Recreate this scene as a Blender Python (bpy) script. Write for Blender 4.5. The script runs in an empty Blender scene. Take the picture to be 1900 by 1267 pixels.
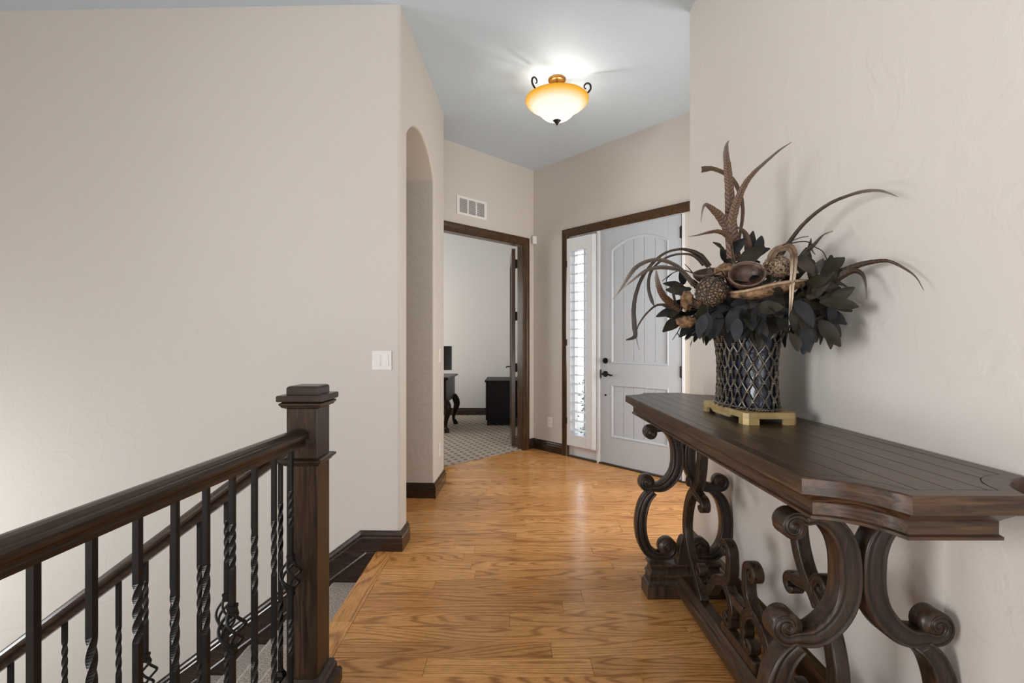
import bpy, bmesh, math, random
from mathutils import Vector, Matrix
random.seed(7)
SC = bpy.context.scene
COL = SC.collection
R = math.radians
# ------------------------------------------------------------------ camera, world, lights, exposure
EYE, FPX, CX, CY = 1.25, 870.0, 950.0, 635.0
CEIL = 3.28
cam = bpy.data.cameras.new('camera')
cam.sensor_width = 36.0
cam.lens = 36.0 * FPX / 1900.0
cam.shift_y = 1.5 / 1900.0
cam.clip_start = 0.02
camo = bpy.data.objects.new('camera', cam)
COL.objects.link(camo)
camo.location = (0, 0, EYE)
camo.rotation_euler = (R(90), 0, 0)
SC.camera = camo

w = bpy.data.worlds.new('daylight')
SC.world = w
w.use_nodes = True
bg = w.node_tree.nodes['Background']
bg.inputs[0].default_value = (0.86, 0.93, 1.0, 1)
bg.inputs[1].default_value = 3.2

def area(name, loc, target, sx, sy, power, color=(1, 1, 1), spread=180):
    l = bpy.data.lights.new(name, 'AREA')
    l.shape = 'RECTANGLE'
    l.size, l.size_y, l.energy, l.color = sx, sy, power, color
    l.spread = R(spread)
    o = bpy.data.objects.new(name, l)
    COL.objects.link(o)
    o.location = loc
    o.rotation_euler = (Vector(target) - Vector(loc)).to_track_quat('-Z', 'Y').to_euler()
    return o

area('back_window_daylight', (-1.5, -4.85, 1.55), (-1.5, 0, 1.5), 1.3, 2.0, 8, (0.97, 0.98, 1.0))
area('ceiling_fill_uplight', (0.0, -3.0, 0.25), (0.2, -0.8, 3.28), 3.6, 1.4, 78, (0.93, 0.97, 1.0), 150)  # added uplight low in the unseen room, lifts the ceiling brightness
area('side_window_daylight', (-4.5, -1.2, 1.5), (1.0, -0.3, 1.35), 1.6, 1.7, 55, (0.97, 0.98, 1.0), 105)
area('right_rear_fill', (4.6, -2.8, 1.6), (-1.0, 0.6, 1.4), 1.2, 1.8, 34, (0.97, 0.98, 1.0))  # added fill from behind right, brightens the stair and passage walls
area('foyer_fill', (1.93, 3.3, 1.5), (0.0, 3.6, 1.7), 0.6, 1.9, 33, (1.0, 0.98, 0.95))  # added fill hidden round the foyer corner, no window there
area('stair_window_daylight', (-4.5, 1.6, -0.2), (-2.0, 2.8, -0.6), 0.9, 1.2, 27, (1.0, 1.0, 1.0))
area('study_window_daylight', (-3.0, 6.6, 1.6), (0, 7.6, 1.5), 1.5, 1.5, 42, (1.0, 0.94, 0.86))
SC.view_settings.view_transform = 'Standard'
SC.view_settings.look = 'None'
SC.view_settings.gamma = 1.0
SC.view_settings.use_curve_mapping = False
SC.view_settings.exposure = 0.4
SC.cycles.use_denoising = True
SC.cycles.max_bounces = 10
SC.cycles.diffuse_bounces = 6

# ------------------------------------------------------------------ helpers
def at(x, y, Y):
    """point seen at pixel (x, y) of the 1900 x 1267 photograph, Y metres in front of the camera"""
    return Vector(((x - CX) * Y / FPX, Y, EYE - (y - CY) * Y / FPX))

def put(name, me, mat=None, parent=None):
    o = bpy.data.objects.new(name, me)
    COL.objects.link(o)
    if mat and not me.materials:
        me.materials.append(mat)
    if parent is not None:
        o.parent = parent
        if parent.type == 'EMPTY':
            o.matrix_parent_inverse = Matrix.LocRotScale(parent.location, parent.rotation_euler, None).inverted()
    return o

def fin(bm, name, smooth=False):
    bmesh.ops.recalc_face_normals(bm, faces=bm.faces)
    me = bpy.data.meshes.new(name)
    bm.to_mesh(me)
    bm.free()
    if smooth:
        me.polygons.foreach_set('use_smooth', [True] * len(me.polygons))
    return me

def obj(name, bm, mat, parent=None, smooth=False, bevel=0, seg=2):
    o = put(name, fin(bm, name, smooth), mat, parent)
    if bevel:
        b = o.modifiers.new('edge', 'BEVEL')
        b.width, b.segments, b.limit_method, b.angle_limit = bevel, seg, 'ANGLE', R(40)
        b.harden_normals = False
    return o

def thing(name, label, cat, loc, group=None, rotz=0):
    o = bpy.data.objects.new(name, None)
    COL.objects.link(o)
    o.location = loc
    o.rotation_euler = (0, 0, rotz)
    o.empty_display_size = 0.05
    return tag(o, label, cat, group)

def tag(o, label, cat, group=None):
    o['label'], o['category'] = label, cat
    if group:
        o['group'] = group
    return o

def struct(o, label=None):
    o['kind'] = 'structure'
    if label:
        o['label'] = label
    return o

class Fr:
    """a wall frame: s along the wall, n out of it, z up"""
    def __init__(s, o, es, en):
        s.o, s.es, s.en = Vector((o[0], o[1], 0)), Vector((es[0], es[1], 0)).normalized(), Vector((en[0], en[1], 0)).normalized()
    def __call__(s, a, n, z):
        return s.o + s.es * a + s.en * n + Vector((0, 0, z))
W = Fr((0, 0), (1, 0), (0, 1))

def box(bm, fr, s0, s1, n0, n1, z0, z1):
    v = [bm.verts.new(fr(s, n, z)) for z in (z0, z1) for n in (n0, n1) for s in (s0, s1)]
    for f in ((0, 1, 3, 2), (4, 6, 7, 5), (0, 4, 5, 1), (2, 3, 7, 6), (0, 2, 6, 4), (1, 5, 7, 3)):
        bm.faces.new([v[i] for i in f])
    return bm

def bx(fr, *a):
    return box(bmesh.new(), fr, *a)

def prism(bm, fr, pts, n0, n1):
    a = [bm.verts.new(fr(p[0], n0, p[1])) for p in pts]
    b = [bm.verts.new(fr(p[0], n1, p[1])) for p in pts]
    bm.faces.new(a)
    bm.faces.new(b[::-1])
    for i in range(len(pts)):
        j = (i + 1) % len(pts)
        bm.faces.new((a[i], a[j], b[j], b[i]))
    return bm

def loft(bm, loops, caps=True, closed=True):
    """loops: lists of 3D points of equal length"""
    vs = [[bm.verts.new(p) for p in l] for l in loops]
    n = len(loops[0])
    for i in range(len(vs) - 1):
        for j in range(n if closed else n - 1):
            k = (j + 1) % n
            bm.faces.new((vs[i][j], vs[i][k], vs[i + 1][k], vs[i + 1][j]))
    if caps:
        bm.faces.new(vs[0][::-1])
        bm.faces.new(vs[-1])
    return vs

def lathe(bm, prof, c, n=24, sx=1, sy=1):
    """prof: (r, z) from bottom to top about the vertical axis through c"""
    loops = [[Vector((c[0] + r * sx * math.cos(t * 2 * math.pi / n), c[1] + r * sy * math.sin(t * 2 * math.pi / n), c[2] + z)) for t in range(n)] for r, z in prof]
    loft(bm, loops)
    return bm

def catmull(P, sub=6):
    P = [Vector(p) for p in P]
    out = []
    for i in range(len(P) - 1):
        a, b, c, d = P[max(i - 1, 0)], P[i], P[i + 1], P[min(i + 2, len(P) - 1)]
        for k in range(sub):
            t = k / sub
            out.append(0.5 * ((2 * b) + (c - a) * t + (2 * a - 5 * b + 4 * c - d) * t * t + (3 * b - a - 3 * c + d) * t ** 3))
    out.append(P[-1].copy())
    return out

def lerp_list(L, n):
    out = []
    for i in range(n):
        t = i / (n - 1) * (len(L) - 1)
        k = min(int(t), len(L) - 2)
        out.append(L[k] + (L[k + 1] - L[k]) * (t - k))
    return out

def tube(bm, P, rad, n=6):
    """round bar along the 3D points P; rad a number or a list"""
    rr = rad if isinstance(rad, (list, tuple)) else [rad] * len(P)
    rr = lerp_list(list(rr), len(P)) if len(rr) != len(P) else rr
    up = None
    loops = []
    for i, p in enumerate(P):
        t = (P[min(i + 1, len(P) - 1)] - P[max(i - 1, 0)]).normalized()
        if up is None:
            up = t.orthogonal().normalized()
        up = (up - t * up.dot(t)).normalized()
        sd = t.cross(up)
        loops.append([p + (up * math.cos(a) + sd * math.sin(a)) * rr[i] for a in [2 * math.pi * k / n for k in range(n)]])
    loft(bm, loops)
    return bm

def sweep(bm, prof, path, up=Vector((0, 0, 1))):
    """prof (u across, v up) swept along straight or mitred 3D path"""
    loops = []
    for i, p in enumerate(path):
        a = (path[i] - path[i - 1]).normalized() if i else None
        b = (path[i + 1] - path[i]).normalized() if i < len(path) - 1 else None
        t = ((a or b) + (b or a)).normalized()
        sd = t.cross(up).normalized()
        vv = sd.cross(t).normalized()
        k = 1.0
        if a and b:
            k = 1 / max(0.3, math.sqrt(max(0.0, (1 + a.dot(b)) / 2)))
        loops.append([p + sd * u * (k if abs((a or t).z - (b or t).z) < 1e-4 else 1) + vv * v * (1 if abs((a or t).z - (b or t).z) < 1e-4 else k) for u, v in prof])
    loft(bm, loops)
    return bm

def volute(c, r0, a0, turn, r1, n=30):
    """points spiralling inwards from angle a0 (deg) by turn (deg) around c"""
    return [Vector((c[0] + (r0 + (r1 - r0) * (i / n) ** 0.85) * math.cos(R(a0 + turn * i / n)), c[1] + (r0 + (r1 - r0) * (i / n) ** 0.85) * math.sin(R(a0 + turn * i / n)))) for i in range(n + 1)]

CARVED = [(-1, 0.72), (-0.92, 0.9), (-0.72, 0.97), (-0.6, 0.84), (-0.42, 0.9), (0, 1.0), (0.42, 0.9), (0.6, 0.84), (0.72, 0.97), (0.92, 0.9), (1, 0.72)]
def ribbon(bm, pts, hw, T, fn):
    """carved flat scroll: 2D centre line pts, half widths hw, thickness T, fn(a, b, depth) gives the 3D point"""
    hw = lerp_list(hw, len(pts)) if len(hw) != len(pts) else hw
    loops = []
    for i, p in enumerate(pts):
        t = (pts[min(i + 1, len(pts) - 1)] - pts[max(i - 1, 0)]).normalized()
        n = Vector((-t.y, t.x))
        l = [(a, b) for a, b in CARVED] + [(a, -b) for a, b in CARVED[::-1]]
        loops.append([fn(p.x + n.x * a * hw[i], p.y + n.y * a * hw[i], b * T / 2) for a, b in l])
    loft(bm, loops)

# ------------------------------------------------------------------ materials
class NT:
    def __init__(s, name):
        s.m = bpy.data.materials.new(name)
        s.m.use_nodes = True
        s.t = s.m.node_tree
        s.b = s.t.nodes['Principled BSDF']
    def n(s, typ, **kw):
        d = s.t.nodes.new(typ)
        for k, v in kw.items():
            if k.startswith('i_'):
                d.inputs[k[2:].replace('_', ' ')].default_value = v
            else:
                setattr(d, k, v)
        return d
    def l(s, a, b):
        s.t.links.new(a, b)
    def ramp(s, src, stops):
        r = s.n('ShaderNodeValToRGB')
        e = r.color_ramp.elements
        while len(e) < len(stops):
            e.new(0.5)
        for el, (p, c) in zip(e, stops):
            el.position = p
            el.color = (*c, 1) if len(c) == 3 else c
        s.l(src, r.inputs[0])
        return r.outputs[0]
    def coords(s, scale, rnd=True, space='Object', rot=(0, 0, 0)):
        tc = s.n('ShaderNodeTexCoord')
        mp = s.n('ShaderNodeMapping')
        mp.inputs['Scale'].default_value = scale
        mp.inputs['Rotation'].default_value = rot
        s.l(tc.outputs[space], mp.inputs[0])
        if rnd:
            oi = s.n('ShaderNodeObjectInfo')
            mu = s.n('ShaderNodeMath', operation='MULTIPLY')
            mu.inputs[1].default_value = 37.0
            s.l(oi.outputs['Random'], mu.inputs[0])
            ad = s.n('ShaderNodeVectorMath', operation='ADD')
            s.l(mp.outputs[0], ad.inputs[0])
            s.l(mu.outputs[0], ad.inputs[1])
            return ad.outputs[0]
        return mp.outputs[0]
    def bump(s, h, strength, dist=0.01):
        b = s.n('ShaderNodeBump')
        b.inputs['Strength'].default_value = strength
        b.inputs['Distance'].default_value = dist
        s.l(h, b.inputs['Height'])
        s.l(b.outputs[0], s.b.inputs['Normal'])
    def set(s, **kw):
        for k, v in kw.items():
            s.b.inputs[k.replace('_', ' ')].default_value = v
        return s

def plain(name, c, rough=0.5, **kw):
    t = NT(name)
    t.set(Base_Color=(*c, 1), Roughness=rough, **kw)
    return t.m

def noisy(name, c1, c2, scale, rough=0.6, bump=0.0, sc=(1, 1, 1), detail=6, lo=0.3, hi=0.7, bscale=None, dist=0.01, **kw):
    t = NT(name)
    co = t.coords(sc)
    nz = t.n('ShaderNodeTexNoise', i_Scale=scale, i_Detail=detail)
    t.l(co, nz.inputs[0])
    t.l(t.ramp(nz.outputs[0], [(lo, c1), (hi, c2)]), t.b.inputs['Base Color'])
    if bump:
        b = nz
        if bscale:
            b = t.n('ShaderNodeTexNoise', i_Scale=bscale, i_Detail=3)
            t.l(co, b.inputs[0])
        t.bump(b.outputs[0], bump, dist)
    t.set(Roughness=rough, **kw)
    return t.m

def plaster(name, c, bump=0.22):
    """hand trowelled skip-texture plaster"""
    t = NT(name)
    co = t.coords((1, 1, 1), rnd=False)
    a = t.n('ShaderNodeTexNoise', i_Scale=5.0, i_Detail=5, i_Distortion=0.8)
    b = t.n('ShaderNodeTexNoise', i_Scale=26.0, i_Detail=3, i_Distortion=1.2)
    t.l(co, a.inputs[0])
    t.l(co, b.inputs[0])
    r = t.ramp(a.outputs[0], [(0.42, (0, 0, 0)), (0.47, (1, 1, 1)), (0.53, (1, 1, 1)), (0.58, (0.1, 0.1, 0.1))])
    mx = t.n('ShaderNodeMix', data_type='RGBA', blend_type='MULTIPLY')
    mx.inputs[0].default_value = 1
    t.l(r, mx.inputs[6])
    t.l(b.outputs[0], mx.inputs[7])
    t.bump(mx.outputs[2], bump, 0.006)
    t.set(Base_Color=(*c, 1), Roughness=0.62)
    return t.m

def wood(name, c1, c2, axis, rough=0.3, fine=85.0, coat=0.15, bump=0.12, c3=None, spec=0.35, turn=0):
    """stained timber with the grain running along axis 0, 1 or 2"""
    t = NT(name)
    sc = [1.0, 1.0, 1.0]
    sc[axis] = 0.07
    co = t.coords(tuple(sc))
    if turn:
        m_ = [n for n in t.t.nodes if n.type == 'MAPPING'][0]
        m_.vector_type = 'TEXTURE'
        m_.inputs['Scale'].default_value = tuple(1 / q for q in sc)
        m_.inputs['Rotation'].default_value = (0, 0, R(turn))
    a = t.n('ShaderNodeTexNoise', i_Scale=fine, i_Detail=6, i_Roughness=0.62, i_Distortion=0.7)
    b = t.n('ShaderNodeTexNoise', i_Scale=7.0, i_Detail=3, i_Distortion=1.5)
    t.l(co, a.inputs[0])
    t.l(co, b.inputs[0])
    f = t.ramp(a.outputs[0], [(0.36, c1), (0.64, c2)])
    mx = t.n('ShaderNodeMix', data_type='RGBA', blend_type='MIX')
    g = t.ramp(b.outputs[0], [(0.38, (0, 0, 0)), (0.66, (0.65, 0.65, 0.65))])
    t.l(g, mx.inputs[0])
    t.l(f, mx.inputs[6])
    mx.inputs[7].default_value = (*(c3 or c1), 1)
    t.l(mx.outputs[2], t.b.inputs['Base Color'])
    t.bump(a.outputs[0], bump, 0.002)
    t.set(Roughness=rough, Coat_Weight=coat, Coat_Roughness=0.15, Specular_IOR_Level=spec)
    return t.m

def oak_floor():
    t = NT('golden_oak')
    tc = t.n('ShaderNodeTexCoord')
    oi = t.n('ShaderNodeObjectInfo')
    mu = t.n('ShaderNodeMath', operation='MULTIPLY')
    mu.inputs[1].default_value = 53.0
    t.l(oi.outputs['Random'], mu.inputs[0])
    ad = t.n('ShaderNodeVectorMath', operation='ADD')
    t.l(tc.outputs['Object'], ad.inputs[0])
    t.l(mu.outputs[0], ad.inputs[1])
    mp = t.n('ShaderNodeMapping')
    mp.inputs['Scale'].default_value = (0.11, 1, 1)
    t.l(ad.outputs[0], mp.inputs[0])
    lo_ = t.n('ShaderNodeTexNoise', i_Scale=7.0, i_Detail=1.0, i_Roughness=0.35)       # the annual rings as level lines of a slow field
    t.l(mp.outputs[0], lo_.inputs[0])
    ph = t.n('ShaderNodeMath', operation='MULTIPLY')
    ph.inputs[1].default_value = 120.0
    t.l(lo_.outputs[0], ph.inputs[0])
    wob = t.n('ShaderNodeTexNoise', i_Scale=60.0, i_Detail=2.0)
    t.l(mp.outputs[0], wob.inputs[0])
    p2 = t.n('ShaderNodeMath', operation='MULTIPLY_ADD')
    p2.inputs[1].default_value = 2.6
    t.l(wob.outputs[0], p2.inputs[0])
    t.l(ph.outputs[0], p2.inputs[2])
    sn_ = t.n('ShaderNodeMath', operation='SINE')
    t.l(p2.outputs[0], sn_.inputs[0])
    wv = t.n('ShaderNodeMath', operation='MULTIPLY_ADD')
    wv.inputs[1].default_value = 0.5
    wv.inputs[2].default_value = 0.5
    t.l(sn_.outputs[0], wv.inputs[0])
    fn = t.n('ShaderNodeTexNoise', i_Scale=150.0, i_Detail=4, i_Roughness=0.7)
    t.l(mp.outputs[0], fn.inputs[0])
    grain = t.ramp(wv.outputs[0], [(0.0, (0.05, 0.05, 0.05)), (0.14, (0.45, 0.45, 0.45)), (0.42, (1, 1, 1))])
    fine = t.ramp(fn.outputs[0], [(0.38, (0.66, 0.66, 0.66)), (0.56, (1, 1, 1))])
    tone = t.ramp(oi.outputs['Random'], [(0.0, (0.60, 0.280, 0.084)), (0.5, (0.70, 0.338, 0.108)), (1.0, (0.78, 0.398, 0.138))])
    m0 = t.n('ShaderNodeMix', data_type='RGBA', blend_type='MULTIPLY')
    m0.inputs[0].default_value = 0.75
    t.l(tone, m0.inputs[6])
    t.l(fine, m0.inputs[7])
    m1 = t.n('ShaderNodeMix', data_type='RGBA', blend_type='MIX')
    dark = t.n('ShaderNodeMix', data_type='RGBA', blend_type='MULTIPLY')
    dark.inputs[0].default_value = 1
    t.l(m0.outputs[2], dark.inputs[6])
    dark.inputs[7].default_value = (0.58, 0.50, 0.42, 1)
    t.l(grain, m1.inputs[0])
    t.l(dark.outputs[2], m1.inputs[6])
    t.l(m0.outputs[2], m1.inputs[7])
    t.l(m1.outputs[2], t.b.inputs['Base Color'])
    t.bump(fn.outputs[0], 0.06, 0.001)
    t.set(Roughness=0.22, Coat_Weight=0.04, Coat_Roughness=0.12, Specular_IOR_Level=0.30)
    return t.m

def office_carpet_mat():
    t = NT('lattice_carpet')
    co = t.coords((1, 1, 1), rnd=False, rot=(0, 0, R(4)))
    sp = t.n('ShaderNodeSeparateXYZ')
    t.l(co, sp.inputs[0])
    def sn(src, k, ph=0.0):
        a = t.n('ShaderNodeMath', operation='MULTIPLY_ADD')
        t.l(src, a.inputs[0])
        a.inputs[1].default_value = k
        a.inputs[2].default_value = ph
        b = t.n('ShaderNodeMath', operation='COSINE')
        t.l(a.outputs[0], b.inputs[0])
        return b.outputs[0]
    pr2 = t.n('ShaderNodeMath', operation='MULTIPLY')
    t.l(sn(sp.outputs[0], 2 * math.pi / 0.105), pr2.inputs[0])
    t.l(sn(sp.outputs[1], 2 * math.pi / 0.17), pr2.inputs[1])
    ab = t.n('ShaderNodeMath', operation='MAXIMUM')
    t.l(pr2.outputs[0], ab.inputs[0])
    ab.inputs[1].default_value = 0.0
    nz = t.n('ShaderNodeTexNoise', i_Scale=160.0, i_Detail=2)
    t.l(co, nz.inputs[0])
    mx = t.n('ShaderNodeMath', operation='MULTIPLY_ADD')
    t.l(nz.outputs[0], mx.inputs[0])
    mx.inputs[1].default_value = 0.25
    t.l(ab.outputs[0], mx.inputs[2])
    t.l(t.ramp(mx.outputs[0], [(0.24, (0.40, 0.33, 0.27)), (0.50, (0.21, 0.155, 0.12))]), t.b.inputs['Base Color'])
    t.bump(nz.outputs[0], 0.4, 0.004)
    t.set(Roughness=0.95)
    return t.m

def feather_mat(name, base, bar, tip, bars=26.0, tip_at=0.72, bar_amt=1.0):
    t = NT(name)
    uv = t.n('ShaderNodeUVMap')
    sp = t.n('ShaderNodeSeparateXYZ')
    t.l(uv.outputs[0], sp.inputs[0])
    a = t.n('ShaderNodeMath', operation='ABSOLUTE')
    ce = t.n('ShaderNodeMath', operation='SUBTRACT')
    t.l(sp.outputs[1], ce.inputs[0])
    ce.inputs[1].default_value = 0.5
    t.l(ce.outputs[0], a.inputs[0])
    k = t.n('ShaderNodeMath', operation='MULTIPLY_ADD')     # chevron bars
    t.l(a.outputs[0], k.inputs[0])
    k.inputs[1].default_value = -0.06
    t.l(sp.outputs[0], k.inputs[2])
    nz = t.n('ShaderNodeTexNoise', i_Scale=9.0, i_Detail=3)
    t.l(uv.outputs[0], nz.inputs[0])
    k2 = t.n('ShaderNodeMath', operation='MULTIPLY_ADD')
    t.l(nz.outputs[0], k2.inputs[0])
    k2.inputs[1].default_value = 0.035
    t.l(k.outputs[0], k2.inputs[2])
    s = t.n('ShaderNodeMath', operation='MULTIPLY')
    t.l(k2.outputs[0], s.inputs[0])
    s.inputs[1].default_value = 2 * math.pi * bars
    c = t.n('ShaderNodeMath', operation='SINE')
    t.l(s.outputs[0], c.inputs[0])
    col = t.ramp(c.outputs[0], [(0.25, base), (0.6, tuple(base[i] + (bar[i] - base[i]) * bar_amt for i in range(3)))])
    mx = t.n('ShaderNodeMix', data_type='RGBA', blend_type='MIX')
    t.l(t.ramp(sp.outputs[0], [(tip_at - 0.15, (0, 0, 0)), (tip_at + 0.1, (1, 1, 1))]), mx.inputs[0])
    t.l(col, mx.inputs[6])
    mx.inputs[7].default_value = (*tip, 1)
    t.l(mx.outputs[2], t.b.inputs['Base Color'])
    t.set(Roughness=0.6)
    return t.m

M = {}
M['wall'] = plaster('beige_plaster', (0.62, 0.573, 0.520))
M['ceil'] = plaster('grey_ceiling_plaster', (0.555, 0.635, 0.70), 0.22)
M['office'] = plaster('pale_grey_plaster', (0.60, 0.575, 0.545), 0.12)
DK1, DK2 = (0.010, 0.006, 0.004), (0.062, 0.035, 0.019)
for i, a in enumerate('xyz'):
    M['dark_' + a] = wood('dark_stained_oak_' + a, DK1, DK2, i, rough=0.32, c3=(0.028, 0.016, 0.010))
    M['trim_' + a] = wood('walnut_stained_trim_' + a, (0.022, 0.011, 0.005), (0.115, 0.058, 0.020), i, rough=0.28, c3=(0.045, 0.022, 0.009))
    M['tab_' + a] = wood('brown_table_wood_' + a, (0.014, 0.008, 0.005), (0.115, 0.062, 0.032), i, rough=0.34, c3=(0.034, 0.018, 0.010), coat=0.08)
M['tab_d'] = wood('brown_table_wood_corner', (0.014, 0.008, 0.005), (0.115, 0.062, 0.032), 0, rough=0.34, c3=(0.034, 0.018, 0.010), coat=0.08, turn=-43)
M['carved'] = wood('ebonised_carved_wood', (0.006, 0.004, 0.003), (0.042, 0.0245, 0.0145), 2, rough=0.36, c3=(0.013, 0.008, 0.0055), coat=0.08)
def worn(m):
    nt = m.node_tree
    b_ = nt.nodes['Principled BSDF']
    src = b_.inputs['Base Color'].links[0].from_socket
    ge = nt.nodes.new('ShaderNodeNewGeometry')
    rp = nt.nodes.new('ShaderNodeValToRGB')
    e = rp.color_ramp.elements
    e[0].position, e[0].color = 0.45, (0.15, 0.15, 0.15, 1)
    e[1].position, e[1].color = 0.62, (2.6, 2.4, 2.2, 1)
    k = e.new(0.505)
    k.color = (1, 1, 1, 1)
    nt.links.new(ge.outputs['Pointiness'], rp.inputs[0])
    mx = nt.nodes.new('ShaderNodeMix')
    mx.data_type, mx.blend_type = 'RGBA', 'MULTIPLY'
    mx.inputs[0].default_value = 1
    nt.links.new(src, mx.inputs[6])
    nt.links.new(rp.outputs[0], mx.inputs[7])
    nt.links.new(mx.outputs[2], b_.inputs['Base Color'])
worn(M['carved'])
M['base'] = wood('dark_baseboard', (0.012, 0.007, 0.005), (0.050, 0.027, 0.015), 0, rough=0.22, c3=(0.020, 0.012, 0.008), coat=0.5)
M['oak'] = oak_floor()
M['iron'] = noisy('black_wrought_iron', (0.004, 0.0035, 0.0035), (0.010, 0.008, 0.0075), 40, 0.45, 0.05, Specular_IOR_Level=0.3)
M['bronze'] = plain('oil_rubbed_bronze', (0.022, 0.015, 0.011), 0.35, Metallic=0.6)
M['canopy'] = plain('warm_bronze_canopy', (0.42, 0.20, 0.05), 0.28, Metallic=0.9)
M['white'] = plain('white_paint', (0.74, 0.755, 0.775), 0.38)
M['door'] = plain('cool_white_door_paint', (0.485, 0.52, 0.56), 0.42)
M['plate'] = plain('white_plastic', (0.80, 0.78, 0.76), 0.35)
M['slot'] = plain('dark_slot', (0.02, 0.02, 0.02), 0.6)
M['vent_dark'] = plain('grey_duct', (0.10, 0.09, 0.085), 0.7)
M['carpet'] = noisy('beige_stair_carpet', (0.26, 0.225, 0.19), (0.62, 0.56, 0.50), 140, 0.95, 0.9, lo=0.35, hi=0.65, dist=0.006)
M['ocarpet'] = office_carpet_mat()
M['gold'] = noisy('aged_gold_leaf', (0.36, 0.25, 0.10), (0.60, 0.46, 0.22), 14, 0.42, 0.05, Metallic=0.25)
M['basket'] = noisy('dark_blue_black_weave', (0.003, 0.004, 0.008), (0.014, 0.020, 0.038), 12, 0.24, 0.8, Specular_IOR_Level=0.5)
M['strip'] = noisy('lacquered_cane', (0.014, 0.0115, 0.010), (0.20, 0.150, 0.100), 26, 0.18, 0.2, lo=0.42, hi=0.78, Coat_Weight=0.8)
M['tie'] = noisy('cane_tie', (0.05, 0.038, 0.026), (0.30, 0.235, 0.155), 30, 0.28, 0.0)
M['leaf_blue'] = noisy('blue_black_leaf', (0.007, 0.008, 0.010), (0.026, 0.028, 0.031), 20, 0.5, Specular_IOR_Level=0.3)
M['leaf_olive'] = noisy('dried_olive_leaf', (0.010, 0.0085, 0.0045), (0.032, 0.027, 0.013), 18, 0.5, Specular_IOR_Level=0.3)
M['leaf_brown'] = noisy('dried_brown_leaf', (0.015, 0.011, 0.007), (0.052, 0.039, 0.026), 18, 0.55, Specular_IOR_Level=0.3)
M['pod'] = noisy('dark_brown_pod', (0.018, 0.009, 0.005), (0.095, 0.048, 0.026), 26, 0.45, 0.5, lo=0.35, hi=0.7)
M['pod_rim'] = noisy('worn_pod_rim', (0.06, 0.032, 0.019), (0.21, 0.135, 0.09), 60, 0.6, 0.5)
M['fungus'] = noisy('tan_bracket_fungus', (0.085, 0.042, 0.019), (0.33, 0.19, 0.095), 60, 0.9, 1.0, lo=0.35, hi=0.68)
M['fungus_rim'] = noisy('pale_fungus_rim', (0.22, 0.14, 0.08), (0.46, 0.34, 0.23), 60, 0.85, 0.6)
def ball_mat(name, c1, c2, sc):
    t = NT(name)
    co = t.coords((1, 1, 1))
    v = t.n('ShaderNodeTexVoronoi', feature='DISTANCE_TO_EDGE', i_Scale=sc, i_Randomness=0.9)
    t.l(co, v.inputs[0])
    t.l(t.ramp(v.outputs[0], [(0.05, c1), (0.28, c2)]), t.b.inputs['Base Color'])
    t.bump(v.outputs[0], 0.9, 0.01)
    t.set(Roughness=0.45)
    return t.m
M['ball_dark'] = ball_mat('dark_carved_pod', (0.022, 0.013, 0.008), (0.24, 0.155, 0.085), 80)
M['ball_pale'] = ball_mat('pale_pitted_pod', (0.40, 0.29, 0.18), (0.06, 0.034, 0.018), 95)
M['twig'] = plain('black_twig', (0.014, 0.011, 0.010), 0.6)
M['f_barred'] = feather_mat('barred_pheasant', (0.15, 0.075, 0.038), (0.022, 0.012, 0.008), (0.11, 0.092, 0.082), 40, 0.76)
M['f_barred2'] = feather_mat('barred_pheasant_drooping', (0.13, 0.062, 0.030), (0.022, 0.012, 0.008), (0.20, 0.175, 0.155), 22, 0.72)
M['f_grey'] = feather_mat('speckled_grey_feather', (0.14, 0.115, 0.095), (0.022, 0.017, 0.014), (0.30, 0.26, 0.23), 46, 0.80)
M['f_black'] = feather_mat('black_brown_feather', (0.022, 0.017, 0.015), (0.035, 0.022, 0.016), (0.03, 0.026, 0.026), 8, 0.8)
M['f_long'] = feather_mat('long_taupe_feather', (0.055, 0.038, 0.028), (0.028, 0.020, 0.016), (0.17, 0.145, 0.125), 16, 0.72, 0.7)
M['f_white'] = feather_mat('white_tipped_brown_feather', (0.15, 0.085, 0.042), (0.07, 0.042, 0.026), (0.60, 0.47, 0.34), 7, 0.62, 0.8)
M['f_brown'] = feather_mat('dark_brown_feather', (0.050, 0.026, 0.015), (0.014, 0.009, 0.006), (0.11, 0.088, 0.075), 22, 0.80)
M['strap'] = noisy('dried_brown_strap', (0.05, 0.028, 0.013), (0.13, 0.075, 0.035), 16, 0.55)
M['black_gloss'] = plain('black_screen', (0.008, 0.008, 0.009), 0.18)
M['cab'] = wood('espresso_laminate', (0.007, 0.005, 0.004), (0.016, 0.012, 0.010), 2, rough=0.45, coat=0.0, bump=0.03, spec=0.15)
M['mahog'] = wood('dark_mahogany', (0.010, 0.004, 0.0025), (0.036, 0.014, 0.008), 2, rough=0.35, coat=0.05, spec=0.2)
M['glass'] = plain('clear_glass', (1, 1, 1), 0.02, Transmission_Weight=1.0, IOR=1.45)
M['bronze_sill'] = plain('dark_bronze_sill', (0.035, 0.022, 0.014), 0.4)
M['column'] = plain('pale_stucco_column', (0.42, 0.40, 0.38), 0.8)
M['bush'] = noisy('grey_green_leaves', (0.05, 0.09, 0.03), (0.16, 0.24, 0.10), 12, 0.6)
M['concrete'] = noisy('porch_concrete', (0.38, 0.37, 0.35), (0.50, 0.48, 0.46), 8, 0.85)

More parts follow.
